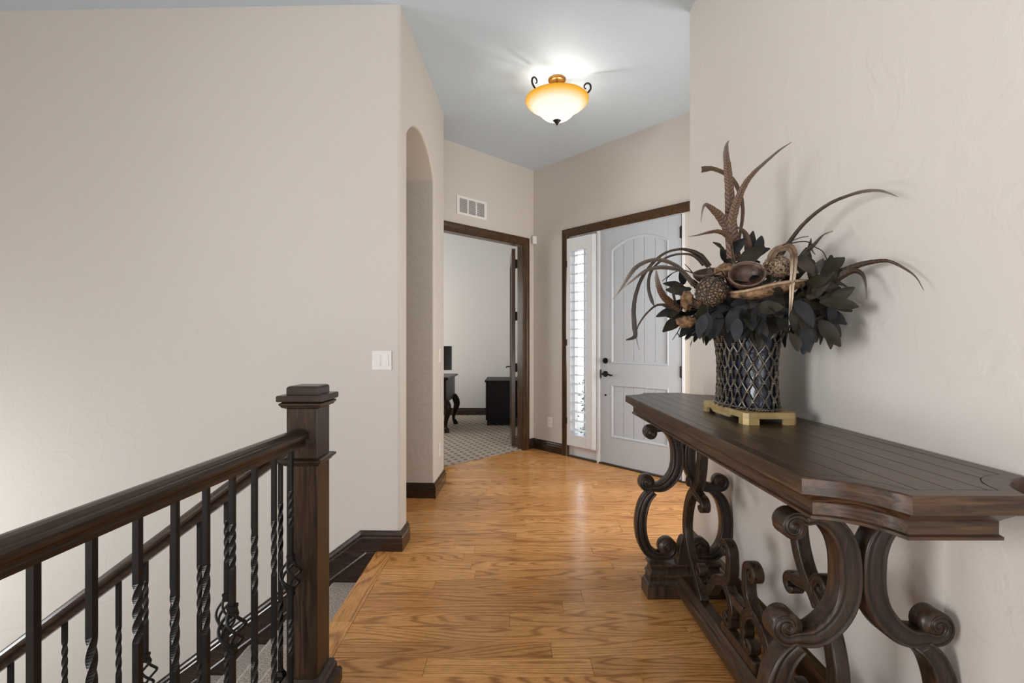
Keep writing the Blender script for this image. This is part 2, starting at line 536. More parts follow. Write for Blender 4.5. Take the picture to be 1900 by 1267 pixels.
# ------------------------------------------------------------------ the room shell
T1, T2 = Vector((0.68, -0.733)), Vector((-0.733, -0.68))
CORNER = (0.255, 5.55)
DW = Fr(CORNER, T1, T2)           # entry door wall, n into the foyer
FW = Fr(CORNER, T2, T1)           # study door wall, n into the foyer
A = (-0.669, 2.815)               # outer corner of the stair wall and the passage wall
PW = Fr(A, (0.0446, 1), (-1, 0.0446))      # passage wall, n into the wall
LW = Fr(A, (-1, 0.0237), (-0.0237, -1))    # stair wall, s to the left, n into the room
ZB, ZT = -0.06, CEIL + 0.03

bm = bmesh.new()
box(bm, W, -4.75, 5.2, -5.2, 8.4, CEIL, CEIL + 0.12)
struct(obj('ceiling', bm, M['ceil']), 'grey hand-textured plaster ceiling with a semi-flush lamp')

# subfloor below the boards
bm = bmesh.new()
box(bm, W, -0.80, 3.2, -5.0, 2.83, -0.30, -0.019)
box(bm, W, -2.3, 3.2, 2.97, 5.62, -0.30, -0.019)
box(bm, W, -0.80, 3.2, 2.82, 2.98, -0.30, -0.019)
FLOOR = struct(obj('floor', bm, M['oak']), 'golden oak strip floor of the entry passage')

# oak strips, each one its own board
PWD, PY0 = 0.1024, 1.856
def xrange_at(y):
    lo = -0.712 if y < 2.97 else -1.6
    hi = 1.09 if y < 2.86 else 1.9
    if y > 4.0:
        lo = max(lo, 0.255 - (5.55 - y) * 0.733 / 0.68 - 0.12)
    hi = min(hi, 0.255 + (5.55 - y) * 0.68 / 0.733 + 0.10)
    return lo, hi
def plank_mesh(L, wd):
    b = bmesh.new()
    c = 0.0011
    x, y = L / 2 - 0.0004, wd / 2 - 0.0004
    loft(b, [[Vector((-x, -y, -0.018)), Vector((x, -y, -0.018)), Vector((x, y, -0.018)), Vector((-x, y, -0.018))],
             [Vector((-x, -y, -c)), Vector((x, -y, -c)), Vector((x, y, -c)), Vector((-x, y, -c))],
             [Vector((-x + c, -y + c, 0)), Vector((x - c, -y + c, 0)), Vector((x - c, y - c, 0)), Vector((-x + c, y - c, 0))]])
    me = fin(b, 'plank')
    me.materials.append(M['oak'])
    return me
rnd = random.Random(11)
for k in range(-14, 37):
    y0 = PY0 + k * PWD
    lo, hi = xrange_at(y0 + PWD / 2 if y0 < 4 else y0)
    x = lo
    if hi - lo < 0.06:
        continue
    first = True
    while x < hi - 1e-4:
        L = rnd.uniform(0.55, 1.9) * (rnd.uniform(0.25, 0.9) if first else 1)
        first = False
        if hi - x - L < 0.25:
            L = hi - x
        p = put('plank', plank_mesh(L, PWD), None, FLOOR)
        p.location = (x + L / 2, y0 + PWD / 2, 0)
        x += L
# board along the stair edge (nosing)
b = bmesh.new()
pr = [(-0.09, -0.019), (-0.09, -0.001), (-0.088, 0.0), (0.0, 0.0), (0.010, -0.003), (0.014, -0.010), (0.010, -0.018), (0.0, -0.022)]
def edge_board(y0, y1):
    b = bmesh.new()
    loft(b, [[Vector((-0.803 - u, y, v)) for u, v in pr] for y in (y0, y1)])
    o = obj('nosing_board', b, M['oak_y'], FLOOR)
M['oak_y'] = M['oak'].copy()
M['oak_y'].name = 'golden_oak_lengthwise'
mp = [n for n in M['oak_y'].node_tree.nodes if n.type == 'MAPPING'][0]
mp.inputs['Scale'].default_value = (1, 0.11, 1)
edge_board(0.2, 2.10)
edge_board(2.102, 2.816)

# stair wall (faces the camera) and passage wall with the arch
bm = bmesh.new()
box(bm, LW, 0.018, 4.1, -0.16, 0.0, -3.0, ZT)
struct(obj('wall_left', bm, M['wall']), 'tall beige plaster wall beside the descending stairs')
S1, S2, SE, ZS, RISE = 0.142, 0.958, 1.378, 2.56, 0.18
cr = ((S2 - S1) ** 2 / 4 + RISE ** 2) / (2 * RISE)
mid = (S1 + S2) / 2
arc = []
half = math.asin((S2 - S1) / 2 / cr)
for i in range(25):
    a = -half + 2 * half * i / 24
    arc.append((mid + cr * math.sin(a), ZS + RISE - cr + cr * math.cos(a)))
pts = [(0, ZB), (S1, ZB), (S1, ZS)] + arc[1:-1] + [(S2, ZS), (S2, ZB), (SE, ZB), (SE, ZT), (0, ZT)]
bm = prism(bmesh.new(), PW, pts, 0.0, 0.30)
struct(obj('wall_passage', bm, M['wall'], bevel=0.016, seg=3), 'beige passage wall with an arched opening')
bm = bmesh.new()       # the hall behind the arch and the return to the study wall
box(bm, W, -2.3, -0.92, 3.775, 3.9, ZB, ZT)
box(bm, W, -2.42, -2.3, 2.99, 3.9, ZB, ZT)
box(bm, W, -1.35, -0.9, 4.08, 4.2, ZB, ZT)
struct(obj('wall_hall', bm, M['wall']), 'beige side hall walls seen through the arch')

# study door wall
OL, OR, OZ = 0.175, 1.70, 2.375
bm = prism(bmesh.new(), FW, [(0, ZB), (OL, ZB), (OL, OZ), (OR, OZ), (OR, ZB), (2.15, ZB), (2.15, ZT), (0, ZT)], -0.085, 0.0)
struct(obj('wall_back', bm, M['wall']), 'angled beige wall above the study doors with a vent')
# entry door wall
EL, ER, EZ = 0.548, 1.965, 2.405
bm = prism(bmesh.new(), DW, [(0, ZB), (EL, ZB), (EL, EZ), (ER, EZ), (ER, ZB), (2.5, ZB), (2.5, ZT), (0, ZT)], -0.15, 0.0)
struct(obj('wall_entry', bm, M['wall']), 'angled beige wall around the front door and sidelight')
# right wall
bm = bx(W, 1.09, 1.24, -0.9, 2.89, ZB, ZT)
struct(obj('wall_right', bm, M['wall'], bevel=0.02, seg=3), 'pale beige plaster wall behind the console table')
bm = bmesh.new()
box(bm, W, 1.24, 2.1, 2.74, 2.86, ZB, ZT)
box(bm, W, 1.98, 2.1, 2.86, 3.75, ZB, ZT)
struct(obj('wall_foyer', bm, M['wall']), 'beige foyer wall around the corner by the front door')
# room behind the camera: walls with window openings
bm = bmesh.new()
box(bm, W, -4.75, -2.2, -5.12, -5.0, -3.0, ZT)
box(bm, W, -0.8, 5.0, -5.12, -5.0, -3.0, ZT)
box(bm, W, -2.2, -0.8, -5.12, -5.0, 2.6, ZT)
box(bm, W, -2.2, -0.8, -5.12, -5.0, -3.0, 0.5)
struct(obj('wall_rear', bm, M['wall']), 'beige wall behind the camera with a wide window')
bm = bmesh.new()
box(bm, W, -4.75, -4.6, -5.0, 2.95, -3.0, -0.6)
box(bm, W, -4.75, -4.6, -5.0, 2.95, 2.5, ZT)
box(bm, W, -4.75, -4.6, -5.0, -1.9, -0.6, 2.5)
box(bm, W, -4.75, -4.6, -0.5, 1.2, -0.6, 2.5)
box(bm, W, -4.75, -4.6, 2.1, 2.95, -0.6, 2.5)
box(bm, W, -4.75, -4.6, -1.9, -0.5, -0.6, 0.7)
box(bm, W, -4.75, -4.6, -1.9, -0.5, 2.2, 2.5)
box(bm, W, -4.75, -4.6, 1.2, 2.1, 0.6, 2.5)
struct(obj('wall_side', bm, M['wall']), 'beige far side wall of the great room with two windows')
bm = bmesh.new()
box(bm, W, -4.6, -0.82, -5.0, -0.6, -0.30, -0.001)
box(bm, W, 3.2, 4.85, -5.0, -0.78, -0.30, -0.001)
struct(obj('floor_great_room', bm, M['oak']), 'oak floor of the great room behind the camera')
bm = bmesh.new()
box(bm, W, -4.75, -0.8, -0.6, 2.95, -3.0, -2.9)
struct(obj('floor_lower', bm, M['carpet']), 'carpeted floor at the bottom of the stairwell')
bm = bmesh.new()
box(bm, W, -0.80, -0.70, -0.6, 1.62, -3.0, -0.30)
box(bm, W, -0.795, -0.70, 1.62, 2.81, -3.0, -0.30)
struct(obj('wall_stairwell', bm, M['wall']), 'beige stairwell wall below the passage floor')
bm = bx(W, -4.6, -0.80, -0.72, -0.6, -3.0, -0.30)
struct(obj('wall_landing', bm, M['wall']), 'beige stairwell wall below the great room floor')
bm = bmesh.new()
box(bm, W, 4.85, 5.0, -5.0, -3.4, ZB, ZT)
box(bm, W, 4.85, 5.0, -2.2, -0.9, ZB, ZT)
box(bm, W, 4.85, 5.0, -3.4, -2.2, ZB, 0.6)
box(bm, W, 4.85, 5.0, -3.4, -2.2, 2.5, ZT)
box(bm, W, 1.24, 5.0, -0.9, -0.78, ZB, ZT)
struct(obj('wall_great_room', bm, M['wall']), 'beige right wall of the great room with an added light opening')
# study
bm = bmesh.new()
box(bm, W, -3.3, 0.45, 8.03, 8.15, ZB, ZT)
box(bm, W, 0.36, 0.48, 5.68, 8.05, ZB, ZT)
box(bm, W, -3.3, -3.18, 4.0, 8.05, ZB, 0.8)
box(bm, W, -3.3, -3.18, 4.0, 5.8, 0.8, ZT)
box(bm, W, -3.3, -3.18, 7.4, 8.05, 0.8, ZT)
box(bm, W, -3.3, -3.18, 5.8, 7.4, 2.4, ZT)
box(bm, W, -3.3, -1.3, 3.95, 4.07, ZB, ZT)
struct(obj('wall_study', bm, M['office']), 'pale grey study walls beyond the open door')
bm = bmesh.new()
v = [bm.verts.new((x, y, z)) for z in (-0.02, 0.006) for x, y in ((0.40, 5.60), (0.40, 8.03), (-3.2, 8.03), (-3.2, 4.06), (-1.35, 4.06), FW(1.75, -0.02, 0)[:2], FW(0.1, -0.02, 0)[:2])]
n = 7
bm.faces.new(v[:n])
bm.faces.new(v[n:])
for i in range(n):
    bm.faces.new((v[i], v[(i + 1) % n], v[n + (i + 1) % n], v[n + i]))
struct(obj('floor_study', bm, M['ocarpet']), 'beige and brown lattice patterned study carpet')

# baseboards
BB = [(0, 0), (0.016, 0), (0.016, 0.078), (0.012, 0.084), (0.012, 0.098), (0.007, 0.108), (0.004, 0.118), (0, 0.12)]
def baseboard(name, path, mat=None, label='dark stained moulded baseboard', prof=BB):
    bm = bmesh.new()
    sweep(bm, [(u, v) for u, v in prof], [Vector(p) for p in path])
    return struct(obj(name, bm, mat or M['base']), label)
def wl(fr, s, n=0.0, z=0.0):
    return fr(s, n, z)
XB = -0.873
sB = (A[0] - XB)
SL = 0.75
SKIRT_END = 3.0
baseboard('baseboard_left', [LW(SKIRT_END, 0, -SL * (SKIRT_END - sB)), LW(sB, 0, 0), LW(0, 0, 0), PW(S1 + 0.003, 0, 0), PW(S1 + 0.003, 0.28, 0)],
          label='dark baseboard that turns down along the stairs')
baseboard('baseboard_passage', [PW(S2 - 0.003, 0.35, 0), PW(S2 - 0.003, 0, 0), PW(SE, 0, 0), PW(SE, 0.2, 0)], label='dark baseboard around the arch pier')
baseboard('baseboard_corner', [FW(0.085, 0, 0), FW(0, 0, 0), DW(0.463, 0, 0)], label='dark baseboard in the corner between both doors')
baseboard('baseboard_right', [Vector((1.115, 2.89, 0)), Vector((1.09, 2.89, 0)), Vector((1.09, -0.9, 0))], M['trim_y'], label='brown baseboard behind the console table')
baseboard('baseboard_study', [Vector((-3.1, 8.03, 0.006)), Vector((0.3, 8.03, 0.006))], label='dark baseboard along the study wall')
# stringer below the sloped baseboard
bm = bmesh.new()
top = [(sB - 0.10, 0.0), (sB - 0.005, 0.0), (SKIRT_END, -SL * (SKIRT_END - sB))]
outl = [(sB - 0.21, -0.02), (sB - 0.14, -0.001)] + [(s, z - 0.001) for s, z in top[1:]] + [(SKIRT_END, -SL * (SKIRT_END - sB) - 0.42), (sB - 0.21, -0.45)]
prism(bm, LW, outl, 0.0, 0.012)
st = struct(obj('trim_1', bm, M['base'], bevel=0.002), 'dark stair skirt board below the sloped baseboard')
bm = bmesh.new()
sweep(bm, [(0, -0.018), (0.020, -0.018), (0.022, -0.010), (0.018, -0.002), (0, 0)], [LW(SKIRT_END, 0, -SL * (SKIRT_END - sB)), LW(sB, 0, 0), LW(sB - 0.12, 0, 0)])
obj('cap_moulding', bm, M['base'], st)

# door casings
CAS = [(0, 0), (0, 0.012), (0.012, 0.020), (0.03, 0.016), (0.045, 0.018), (0.062, 0.024), (0.078, 0.026), (0.086, 0.022), (0.090, 0.012), (0.090, 0)]   # (across from opening, out)
def casing(name, fr, l, r, z, mz, ms, label, right=True):
    o = None
    def leg(s, sg, nm, parent):
        bm = bmesh.new()
        loft(bm, [[fr(s + sg * u, v, 0) for u, v in CAS], [fr(s + sg * u, v, z + u) for u, v in CAS]])
        return obj(nm, bm, mz, parent)
    bm = bmesh.new()
    loft(bm, [[fr(l - u, v, z + u) for u, v in CAS], [fr(r + u, v, z + u) for u, v in CAS]])
    o = struct(obj(name, bm, ms), label)
    leg(l, -1, 'side_casing', o)
    if right:
        leg(r, 1, 'side_casing', o)
    return o
c1 = casing('trim_2', FW, OL, OR, OZ, M['trim_z'], M['trim_x'], 'dark stained casing around the study doorway')
bm = bmesh.new()
box(bm, FW, OL - 0.004, OL + 0.004, -0.088, 0.004, 0, OZ)
box(bm, FW, OR - 0.004, OR + 0.004, -0.088, 0.004, 0, OZ)
box(bm, FW, OL, OR, -0.088, 0.004, OZ - 0.006, OZ + 0.004)
obj('jamb', bm, M['trim_z'], c1)
c2 = casing('trim_3', DW, EL, ER, EZ, M['trim_z'], M['trim_x'], 'brown stained casing around the front door and sidelight')

# ------------------------------------------------------------------ front door with arched plank panels
D0, D1, DZ0, DZ1 = 0.974, 1.851, 0.022, 2.398
bm = bmesh.new()
box(bm, DW, D0, D1, -0.050, -0.014, DZ0, DZ1)
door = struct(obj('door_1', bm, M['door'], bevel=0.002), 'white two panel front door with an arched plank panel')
P0, P1 = D0 + 0.130, D1 - 0.128
def part(name, bm, mat, parent, **k):
    return obj(name, bm, mat, parent, **k)
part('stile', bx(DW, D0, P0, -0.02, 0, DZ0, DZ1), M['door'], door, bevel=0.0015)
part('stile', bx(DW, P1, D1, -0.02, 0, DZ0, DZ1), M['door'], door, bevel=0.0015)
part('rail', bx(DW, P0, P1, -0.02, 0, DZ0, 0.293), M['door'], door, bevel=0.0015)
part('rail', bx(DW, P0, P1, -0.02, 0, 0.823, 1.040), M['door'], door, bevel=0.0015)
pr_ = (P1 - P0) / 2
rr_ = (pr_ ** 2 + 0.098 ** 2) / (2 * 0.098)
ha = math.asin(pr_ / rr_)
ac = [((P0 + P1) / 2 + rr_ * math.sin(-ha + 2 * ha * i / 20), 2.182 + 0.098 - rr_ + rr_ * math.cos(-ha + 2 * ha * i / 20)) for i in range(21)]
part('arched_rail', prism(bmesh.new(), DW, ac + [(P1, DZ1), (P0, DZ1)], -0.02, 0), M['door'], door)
def frame_mould(pts, nm):
    loops = []
    n = len(pts)
    cx_, cz_ = sum(p[0] for p in pts) / n, sum(p[1] for p in pts) / n
    def off(d, k):
        out = []
        for i in range(n):
            p, a, b_ = Vector(pts[i]), Vector(pts[i - 1]), Vector(pts[(i + 1) % n])
            e1, e2 = (p - a).normalized(), (b_ - p).normalized()
            n1, n2 = Vector((-e1.y, e1.x)), Vector((-e2.y, e2.x))
            m = (n1 + n2).normalized()
            m = m / max(0.35, m.dot(n1))
            if m.dot(Vector((cx_, cz_)) - p) < 0:
                m = -m
            q = p + m * d
            out.append(DW(q.x, k, q.y))
        return out
    b = bmesh.new()
    L = [off(-0.006, -0.014), off(-0.006, 0.001), off(0.0, 0.005), off(0.008, 0.004), off(0.014, -0.003), off(0.020, -0.009), off(0.024, -0.014)]
    loft(b, L, caps=False)
    obj(nm, b, M['door'], door, smooth=False)
frame_mould([(P0, 1.04), (P1, 1.04)] + ac[::-1], 'panel_moulding')
frame_mould([(P0, 0.293), (P1, 0.293), (P1, 0.823), (P0, 0.823)], 'panel_moulding')
nb = 5
for i in range(nb):
    a0 = P0 + 0.02 + (P1 - P0 - 0.04) * i / nb
    a1 = P0 + 0.02 + (P1 - P0 - 0.04) * (i + 1) / nb
    def zt(s):
        return 2.28 - rr_ + math.sqrt(max(0, rr_ ** 2 - (s - (P0 + P1) / 2) ** 2)) - 0.012
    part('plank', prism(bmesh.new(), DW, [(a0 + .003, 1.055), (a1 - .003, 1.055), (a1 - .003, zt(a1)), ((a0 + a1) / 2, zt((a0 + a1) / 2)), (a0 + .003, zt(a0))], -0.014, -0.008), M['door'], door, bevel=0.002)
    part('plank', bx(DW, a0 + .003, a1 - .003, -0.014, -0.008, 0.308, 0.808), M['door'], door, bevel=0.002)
def disc(bm, fr, s, z, r, n0, n1, k=20, r1=None):
    r1 = r if r1 is None else r1
    loft(bm, [[fr(s + rr * math.cos(2 * math.pi * i / k), n, z + rr * math.sin(2 * math.pi * i / k)) for i in range(k)] for rr, n in ((r, n0), (r1, n1))])
    return bm
HS = 1.031
b = disc(bmesh.new(), DW, HS, 1.062, 0.031, 0, 0.012, r1=0.028)
disc(b, DW, HS, 1.062, 0.018, 0.012, 0.022)
box(b, DW, HS - 0.004, HS + 0.004, 0.02, 0.034, 1.048, 1.076)
part('deadbolt', b, M['bronze'], door)
b = disc(bmesh.new(), DW, HS, 0.928, 0.032, 0, 0.010, r1=0.029)
disc(b, DW, HS, 0.928, 0.012, 0.010, 0.05)
lev = catmull([DW(HS - 0.005, 0.05, 0.928), DW(HS + 0.03, 0.053, 0.934), DW(HS + 0.07, 0.052, 0.926), DW(HS + 0.105, 0.05, 0.918), DW(HS + 0.115, 0.05, 0.924)], 5)
tube(b, lev, [0.011, 0.010, 0.009, 0.009, 0.006], 8)
part('handle', b, M['bronze'], door)
part('latch', bx(DW, D0 - 0.006, D0 + 0.004, -0.03, 0.004, 0.88, 0.97), M['bronze'], door)
part('viewer', disc(bmesh.new(), DW, HS + 0.003, 0.712, 0.010, 0, 0.006), M['bronze'], door)
for z in (0.22, 0.985, 2.235):
    b = bmesh.new()
    tube(b, [DW(D1 + 0.004, 0.006, z - 0.055), DW(D1 + 0.004, 0.006, z + 0.055)], 0.0085, 8)
    box(b, DW, D1 - 0.014, D1 + 0.022, -0.002, 0.003, z - 0.05, z + 0.05)
    part('hinge', b, M['bronze'], door)
b = bmesh.new()                                    # white frame members of the door unit
box(b, DW, D1 + 0.004, D1 + 0.030, -0.15, -0.002, 0, EZ)
box(b, DW, 0.915, D0 - 0.003, -0.15, -0.006, 0, EZ)
box(b, DW, EL - 0.004, ER, -0.15, -0.002, EZ - 0.004, EZ + 0.02)
box(b, DW, 0.93, 0.956, -0.03, 0.012, 0, EZ - 0.004)
box(b, DW, D1 + 0.010, D1 + 0.030, -0.03, 0.010, 0, EZ - 0.004)
part('door_frame', b, M['white'], door, bevel=0.0015)
part('frame_bounce_tint', bx(DW, D1 + 0.030, ER + 0.004, -0.15, -0.001, 0, EZ), M['wall'], door)  # white frame strip, warm light bounced off the wall put into its colour
part('threshold', bx(DW, EL, ER, -0.16, 0.012, 0.0, 0.016), M['bronze_sill'], door, bevel=0.003)

# sidelight with plantation shutter
K0, K1, KZ0, KZ1 = 0.556, 0.905, 0.135, 2.375
b = bmesh.new()
GW0, GW1, GZ0, GZ1 = 0.572, 0.875, 0.25, 2.27
box(b, DW, EL, 0.915, -0.10, -0.055, 0.016, GZ0)
box(b, DW, EL, 0.915, -0.10, -0.055, GZ1, EZ)
box(b, DW, EL, GW0, -0.10, -0.055, GZ0, GZ1)
box(b, DW, GW1, 0.915, -0.10, -0.055, GZ0, GZ1)
win = struct(obj('window_1', b, M['white']), 'narrow white sidelight window beside the front door')
part('apron', bx(DW, EL, 0.915, -0.06, -0.02, 0.016, 0.24), M['white'], win)
part('pane', bx(DW, GW0, GW1, -0.080, -0.075, GZ0, GZ1), M['glass'], win)
b = bmesh.new()
box(b, DW, 0.700, 0.722, -0.092, -0.062, GZ0, GZ1)
part('muntin', b, M['white'], win)
sh = thing('window_shutter', 'white plantation shutter with open louvers over the narrow sidelight', 'shutter', DW(0.73, 0.0, KZ0))
LV0, LV1, LZ0, LZ1 = K0 + 0.05, K1 - 0.085, 0.255, 2.235
for nm, a in (('stile', (K0, LV0, -0.03, 0.050, KZ0, KZ1)), ('stile', (LV1, K1, -0.03, 0.050, KZ0, KZ1)),
              ('rail', (LV0, LV1, -0.03, 0.050, KZ0, LZ0)), ('rail', (LV0, LV1, -0.03, 0.050, LZ1, KZ1))):
    part(nm, bx(DW, *a), M['white'], sh, bevel=0.003)
part('frame_lip', box(box(bmesh.new(), DW, K1, K1 + 0.012, -0.05, 0.036, KZ0 - 0.005, KZ1 + 0.004), DW, K0 - 0.006, K1, -0.05, 0.036, KZ0 - 0.006, KZ0 - 0.001), M['white'], sh)
NL = 20
for i in range(NL):
    z = LZ0 + (LZ1 - LZ0) * (i + 0.5) / NL
    b = bmesh.new()
    ln, th, tilt = 0.041, 0.0060, R(-4)
    prf = [(-ln, 0), (-ln * .6, th * .8), (0, th), (ln * .6, th * .8), (ln, 0), (ln * .6, -th * .8), (0, -th), (-ln * .6, -th * .8)]
    prf = [(u * math.cos(tilt) - v * math.sin(tilt), u * math.sin(tilt) + v * math.cos(tilt)) for u, v in prf]
    loft(b, [[DW(s, 0.014 + u, z + v) for u, v in prf] for s in (LV0 + 0.003, LV1 - 0.003)])
    part('louver', b, M['white'], sh)
for z in (0.40, 1.25, 2.10):
    part('hinge', bx(DW, K0 - 0.012, K0 + 0.004, 0.034, 0.054, z - 0.035, z + 0.035), M['bronze'], sh)

# porch outside
b = bx(W, 0.55, 8, 4.2, 14, -0.35, -0.06)
struct(obj('ground_porch', b, M['concrete']), 'pale concrete porch outside the front door')
b = bx(W, 1.22, 1.50, 7.0, 7.28, -0.06, 3.2)
box(b, W, 1.18, 1.54, 6.96, 7.32, -0.06, 0.16)
t_ = tag(obj('porch_column', b, M['column'], bevel=0.01), 'pale stucco porch column outside the sidelight glass', 'column')
sb = thing('shrub', 'small green shrub outside behind the low louvers of the sidelight', 'shrub', (1.05, 6.2, -0.06))
rs = random.Random(5)
b = bmesh.new()
for i in range(240):
    p = Vector((1.05 + rs.gauss(0, .09), 6.2 + rs.gauss(0, .09), rs.uniform(0.05, 0.75)))
    d = Vector((rs.gauss(0, 1), rs.gauss(0, 1), rs.gauss(0.3, .6))).normalized() * 0.05
    e = d.orthogonal().normalized() * 0.015
    b.faces.new([b.verts.new(q) for q in (p, p + d * .5 + e, p + d, p + d * .5 - e)])
f_ = obj('foliage', b, M['bush'], sb)
f_['kind'] = 'stuff'
b = bmesh.new()
for i in range(6):
    tube(b, [Vector((1.05, 6.2, -0.06)), Vector((1.05 + rs.gauss(0, .06), 6.2 + rs.gauss(0, .06), 0.6))], 0.006, 5)
obj('stem', b, M['twig'], sb)

# ------------------------------------------------------------------ study door leaf, desk, monitor, cabinet
h0 = Vector((-0.004, 5.56))
h1 = Vector((-0.030, 6.24))
LF = Fr(h0, h1 - h0, ((h1 - h0).y, -(h1 - h0).x))
LFW = (h1 - h0).length
b = bmesh.new()
box(b, LF, 0, 0.11, 0, 0.044, 0.02, 2.36)
box(b, LF, LFW - 0.11, LFW, 0, 0.044, 0.02, 2.36)
box(b, LF, 0.11, LFW - 0.11, 0, 0.044, 0.02, 0.25)
box(b, LF, 0.11, LFW - 0.11, 0, 0.044, 2.22, 2.36)
leaf = struct(obj('door_2', b, M['trim_z'], bevel=0.002), 'dark study door leaf swung open, seen edge on')
part('panel', bx(LF, 0.11, LFW - 0.11, 0.016, 0.028, 0.25, 2.22), M['trim_z'], leaf)
for z in (0.30, 0.95, 1.56, 2.18):
    b = bx(LF, -0.004, 0.03, 0.042, 0.075, z - 0.05, z + 0.05)
    tube(b, [LF(-0.006, 0.052, z - 0.052), LF(-0.006, 0.052, z + 0.052)], 0.009, 8)
    part('hinge', b, M['bronze'], leaf)
b = bmesh.new()
tube(b, [LF(LFW - 0.06, 0.004, 0.93), LF(LFW - 0.06, -0.045, 0.93), LF(LFW - 0.17, -0.05, 0.925)], 0.009, 8)
part('handle', b, M['bronze'], leaf)

cb = thing('cabinet', 'low espresso cabinet against the far study wall', 'cabinet', (-0.1, 7.4, 0.006))
part('body', bx(W, -0.395, 0.22, 7.045, 7.77, 0.08, 0.652), M['cab'], cb, bevel=0.002)
part('top', bx(W, -0.41, 0.235, 7.03, 7.785, 0.652, 0.677), M['cab'], cb, bevel=0.003)
part('plinth', bx(W, -0.375, 0.22, 7.035, 7.77, 0.006, 0.08), M['cab'], cb)

dk = thing('desk', 'dark mahogany desk with cabriole legs in the study', 'desk', (-1.5, 6.8, 0.006))
b = bmesh.new()
LTOP = [(0.0, 0.735), (0.012, 0.742), (0.018, 0.752), (0.014, 0.762), (0.0, 0.77)]
loft(b, [[Vector((x, y, z)) for x, y in ((-2.2 - o_, 6.40 - o_), (-0.885 + o_, 6.40 - o_), (-0.850 + o_, 7.22 + o_), (-2.2 - o_, 7.22 + o_))] for o_, z in LTOP])
part('top', b, M['mahog'], dk)
b = bmesh.new()
loft(b, [[Vector((x, y, z)) for x, y in ((-2.17, 6.44), (-0.905, 6.44), (-0.875, 7.18), (-2.17, 7.18))] for z in (0.415, 0.735)])
part('apron', b, M['mahog'], dk, bevel=0.004)
for lx, ly, dx, dy in ((-0.915, 6.47, 0.03, -0.03), (-0.89, 7.14, 0.04, 0.02), (-2.13, 6.47, -0.04, -0.03), (-2.13, 7.14, -0.04, 0.03)):
    b = bmesh.new()
    P = catmull([Vector((lx, ly, 0.45)), Vector((lx + dx * .9, ly + dy * .9, 0.37)), Vector((lx + dx * 1.1, ly + dy, 0.29)), Vector((lx + dx * .2, ly + dy * .2, 0.17)), Vector((lx, ly, 0.09)), Vector((lx + dx * .5, ly + dy * .5, 0.05)), Vector((lx + dx * .8, ly + dy * .8, 0.008))], 5)
    tube(b, P, [0.045, 0.052, 0.045, 0.028, 0.021, 0.032, 0.036], 10)
    part('leg', b, M['mahog'], dk, smooth=True)
mo = thing('monitor', 'black computer monitor on the mahogany desk', 'monitor', (-1.1, 6.8, 0.77))
MF = Fr((-1.13, 6.80), (1, 0.10), (0.10, -1))
part('screen', bx(MF, -0.27, 0.255, -0.02, 0.012, 0.845, 1.195), M['black_gloss'], mo, bevel=0.004)
b = bx(MF, -0.03, 0.03, -0.045, -0.02, 0.775, 1.0)
part('stand', b, M['black_gloss'], mo)
part('foot', bx(MF, -0.12, 0.12, -0.10, 0.07, 0.770, 0.782), M['black_gloss'], mo, bevel=0.004)

# ------------------------------------------------------------------ staircase
st_ = thing('staircase', 'carpeted stairs descending to the left along the beige wall', 'staircase', (-0.8, 2.2, -2.9))
RUN, RISE_ = 0.2533, 0.19
for k in range(1, 15):
    x1 = -0.80 - RUN * (k - 1)
    z = -RISE_ * k
    b = bmesh.new()
    nose = [(x1, z - 0.20), (x1, z), (x1 - RUN - 0.012, z), (x1 - RUN - 0.026, z - 0.006), (x1 - RUN - 0.030, z - 0.018), (x1 - RUN - 0.024, z - 0.032), (x1 - RUN, z - 0.04), (x1 - RUN, z - 0.21)]
    loft(b, [[Vector((x, y, zz)) for x, zz in nose] for y in (1.70, 2.812 + (A[0] - x1) * 0.0237)])
    obj('carpeted_step', b, M['carpet'], st_)
b = bmesh.new()
prism(b, W, [(-0.805, -0.30), (-0.805, 0.045), (-0.815, 0.060)] + [(-4.2, 0.060 - SL * 3.385), (-4.2, -SL * 3.4 - 0.5)], 1.63, 1.70)
obj('closed_stringer', b, M['dark_x'], st_)

# ------------------------------------------------------------------ newel post and railings
NX, NY, NH = -0.718, 1.655, 0.053
nw = thing('newel_post', 'square dark oak newel post with a stepped cap', 'newel post', (NX, NY, 0.0))
def sqloft(prof, c=(NX, NY)):
    b = bmesh.new()
    loft(b, [[Vector((c[0] + sx * h, c[1] + sy * h, z)) for sx, sy in ((-1, -1), (1, -1), (1, 1), (-1, 1))] for h, z in prof])
    return b
part('shaft', sqloft([(NH, 0.0), (NH, 1.06)]), M['dark_z'], nw, bevel=0.002)
part('base_moulding', sqloft([(NH + .034, 0.0), (NH + .034, 0.042), (NH + .030, 0.052), (NH + .020, 0.056), (NH + .020, 0.076), (NH + .014, 0.084), (NH + .014, 0.092), (NH + .004, 0.100), (NH, 0.101)]), M['dark_x'], nw)
part('collar_moulding', sqloft([(NH, 0.826), (NH + .006, 0.829), (NH + .008, 0.834), (NH + .014, 0.838), (NH + .018, 0.842), (NH + .018, 0.848), (NH + .010, 0.852), (NH, 0.854)]), M['dark_x'], nw)
cp = part('cap', sqloft([(NH + .004, 1.066), (NH + .022, 1.048), (NH + .024, 1.051), (NH + .024, 1.066), (NH + .022, 1.069), (NH + .004, 1.0705)]), M['dark_x'], nw)
part('cap_block', sqloft([(NH, 1.068), (NH, 1.092), (NH - .003, 1.097), (NH - .008, 1.0995), (NH - .016, 1.100)]), M['dark_x'], nw)
part('cap_moulding', sqloft([(NH, 1.022), (NH + .012, 1.028), (NH + .014, 1.033), (NH + .018, 1.036), (NH + .018, 1.042), (NH + .010, 1.046), (NH + .006, 1.050)]), M['dark_x'], nw)

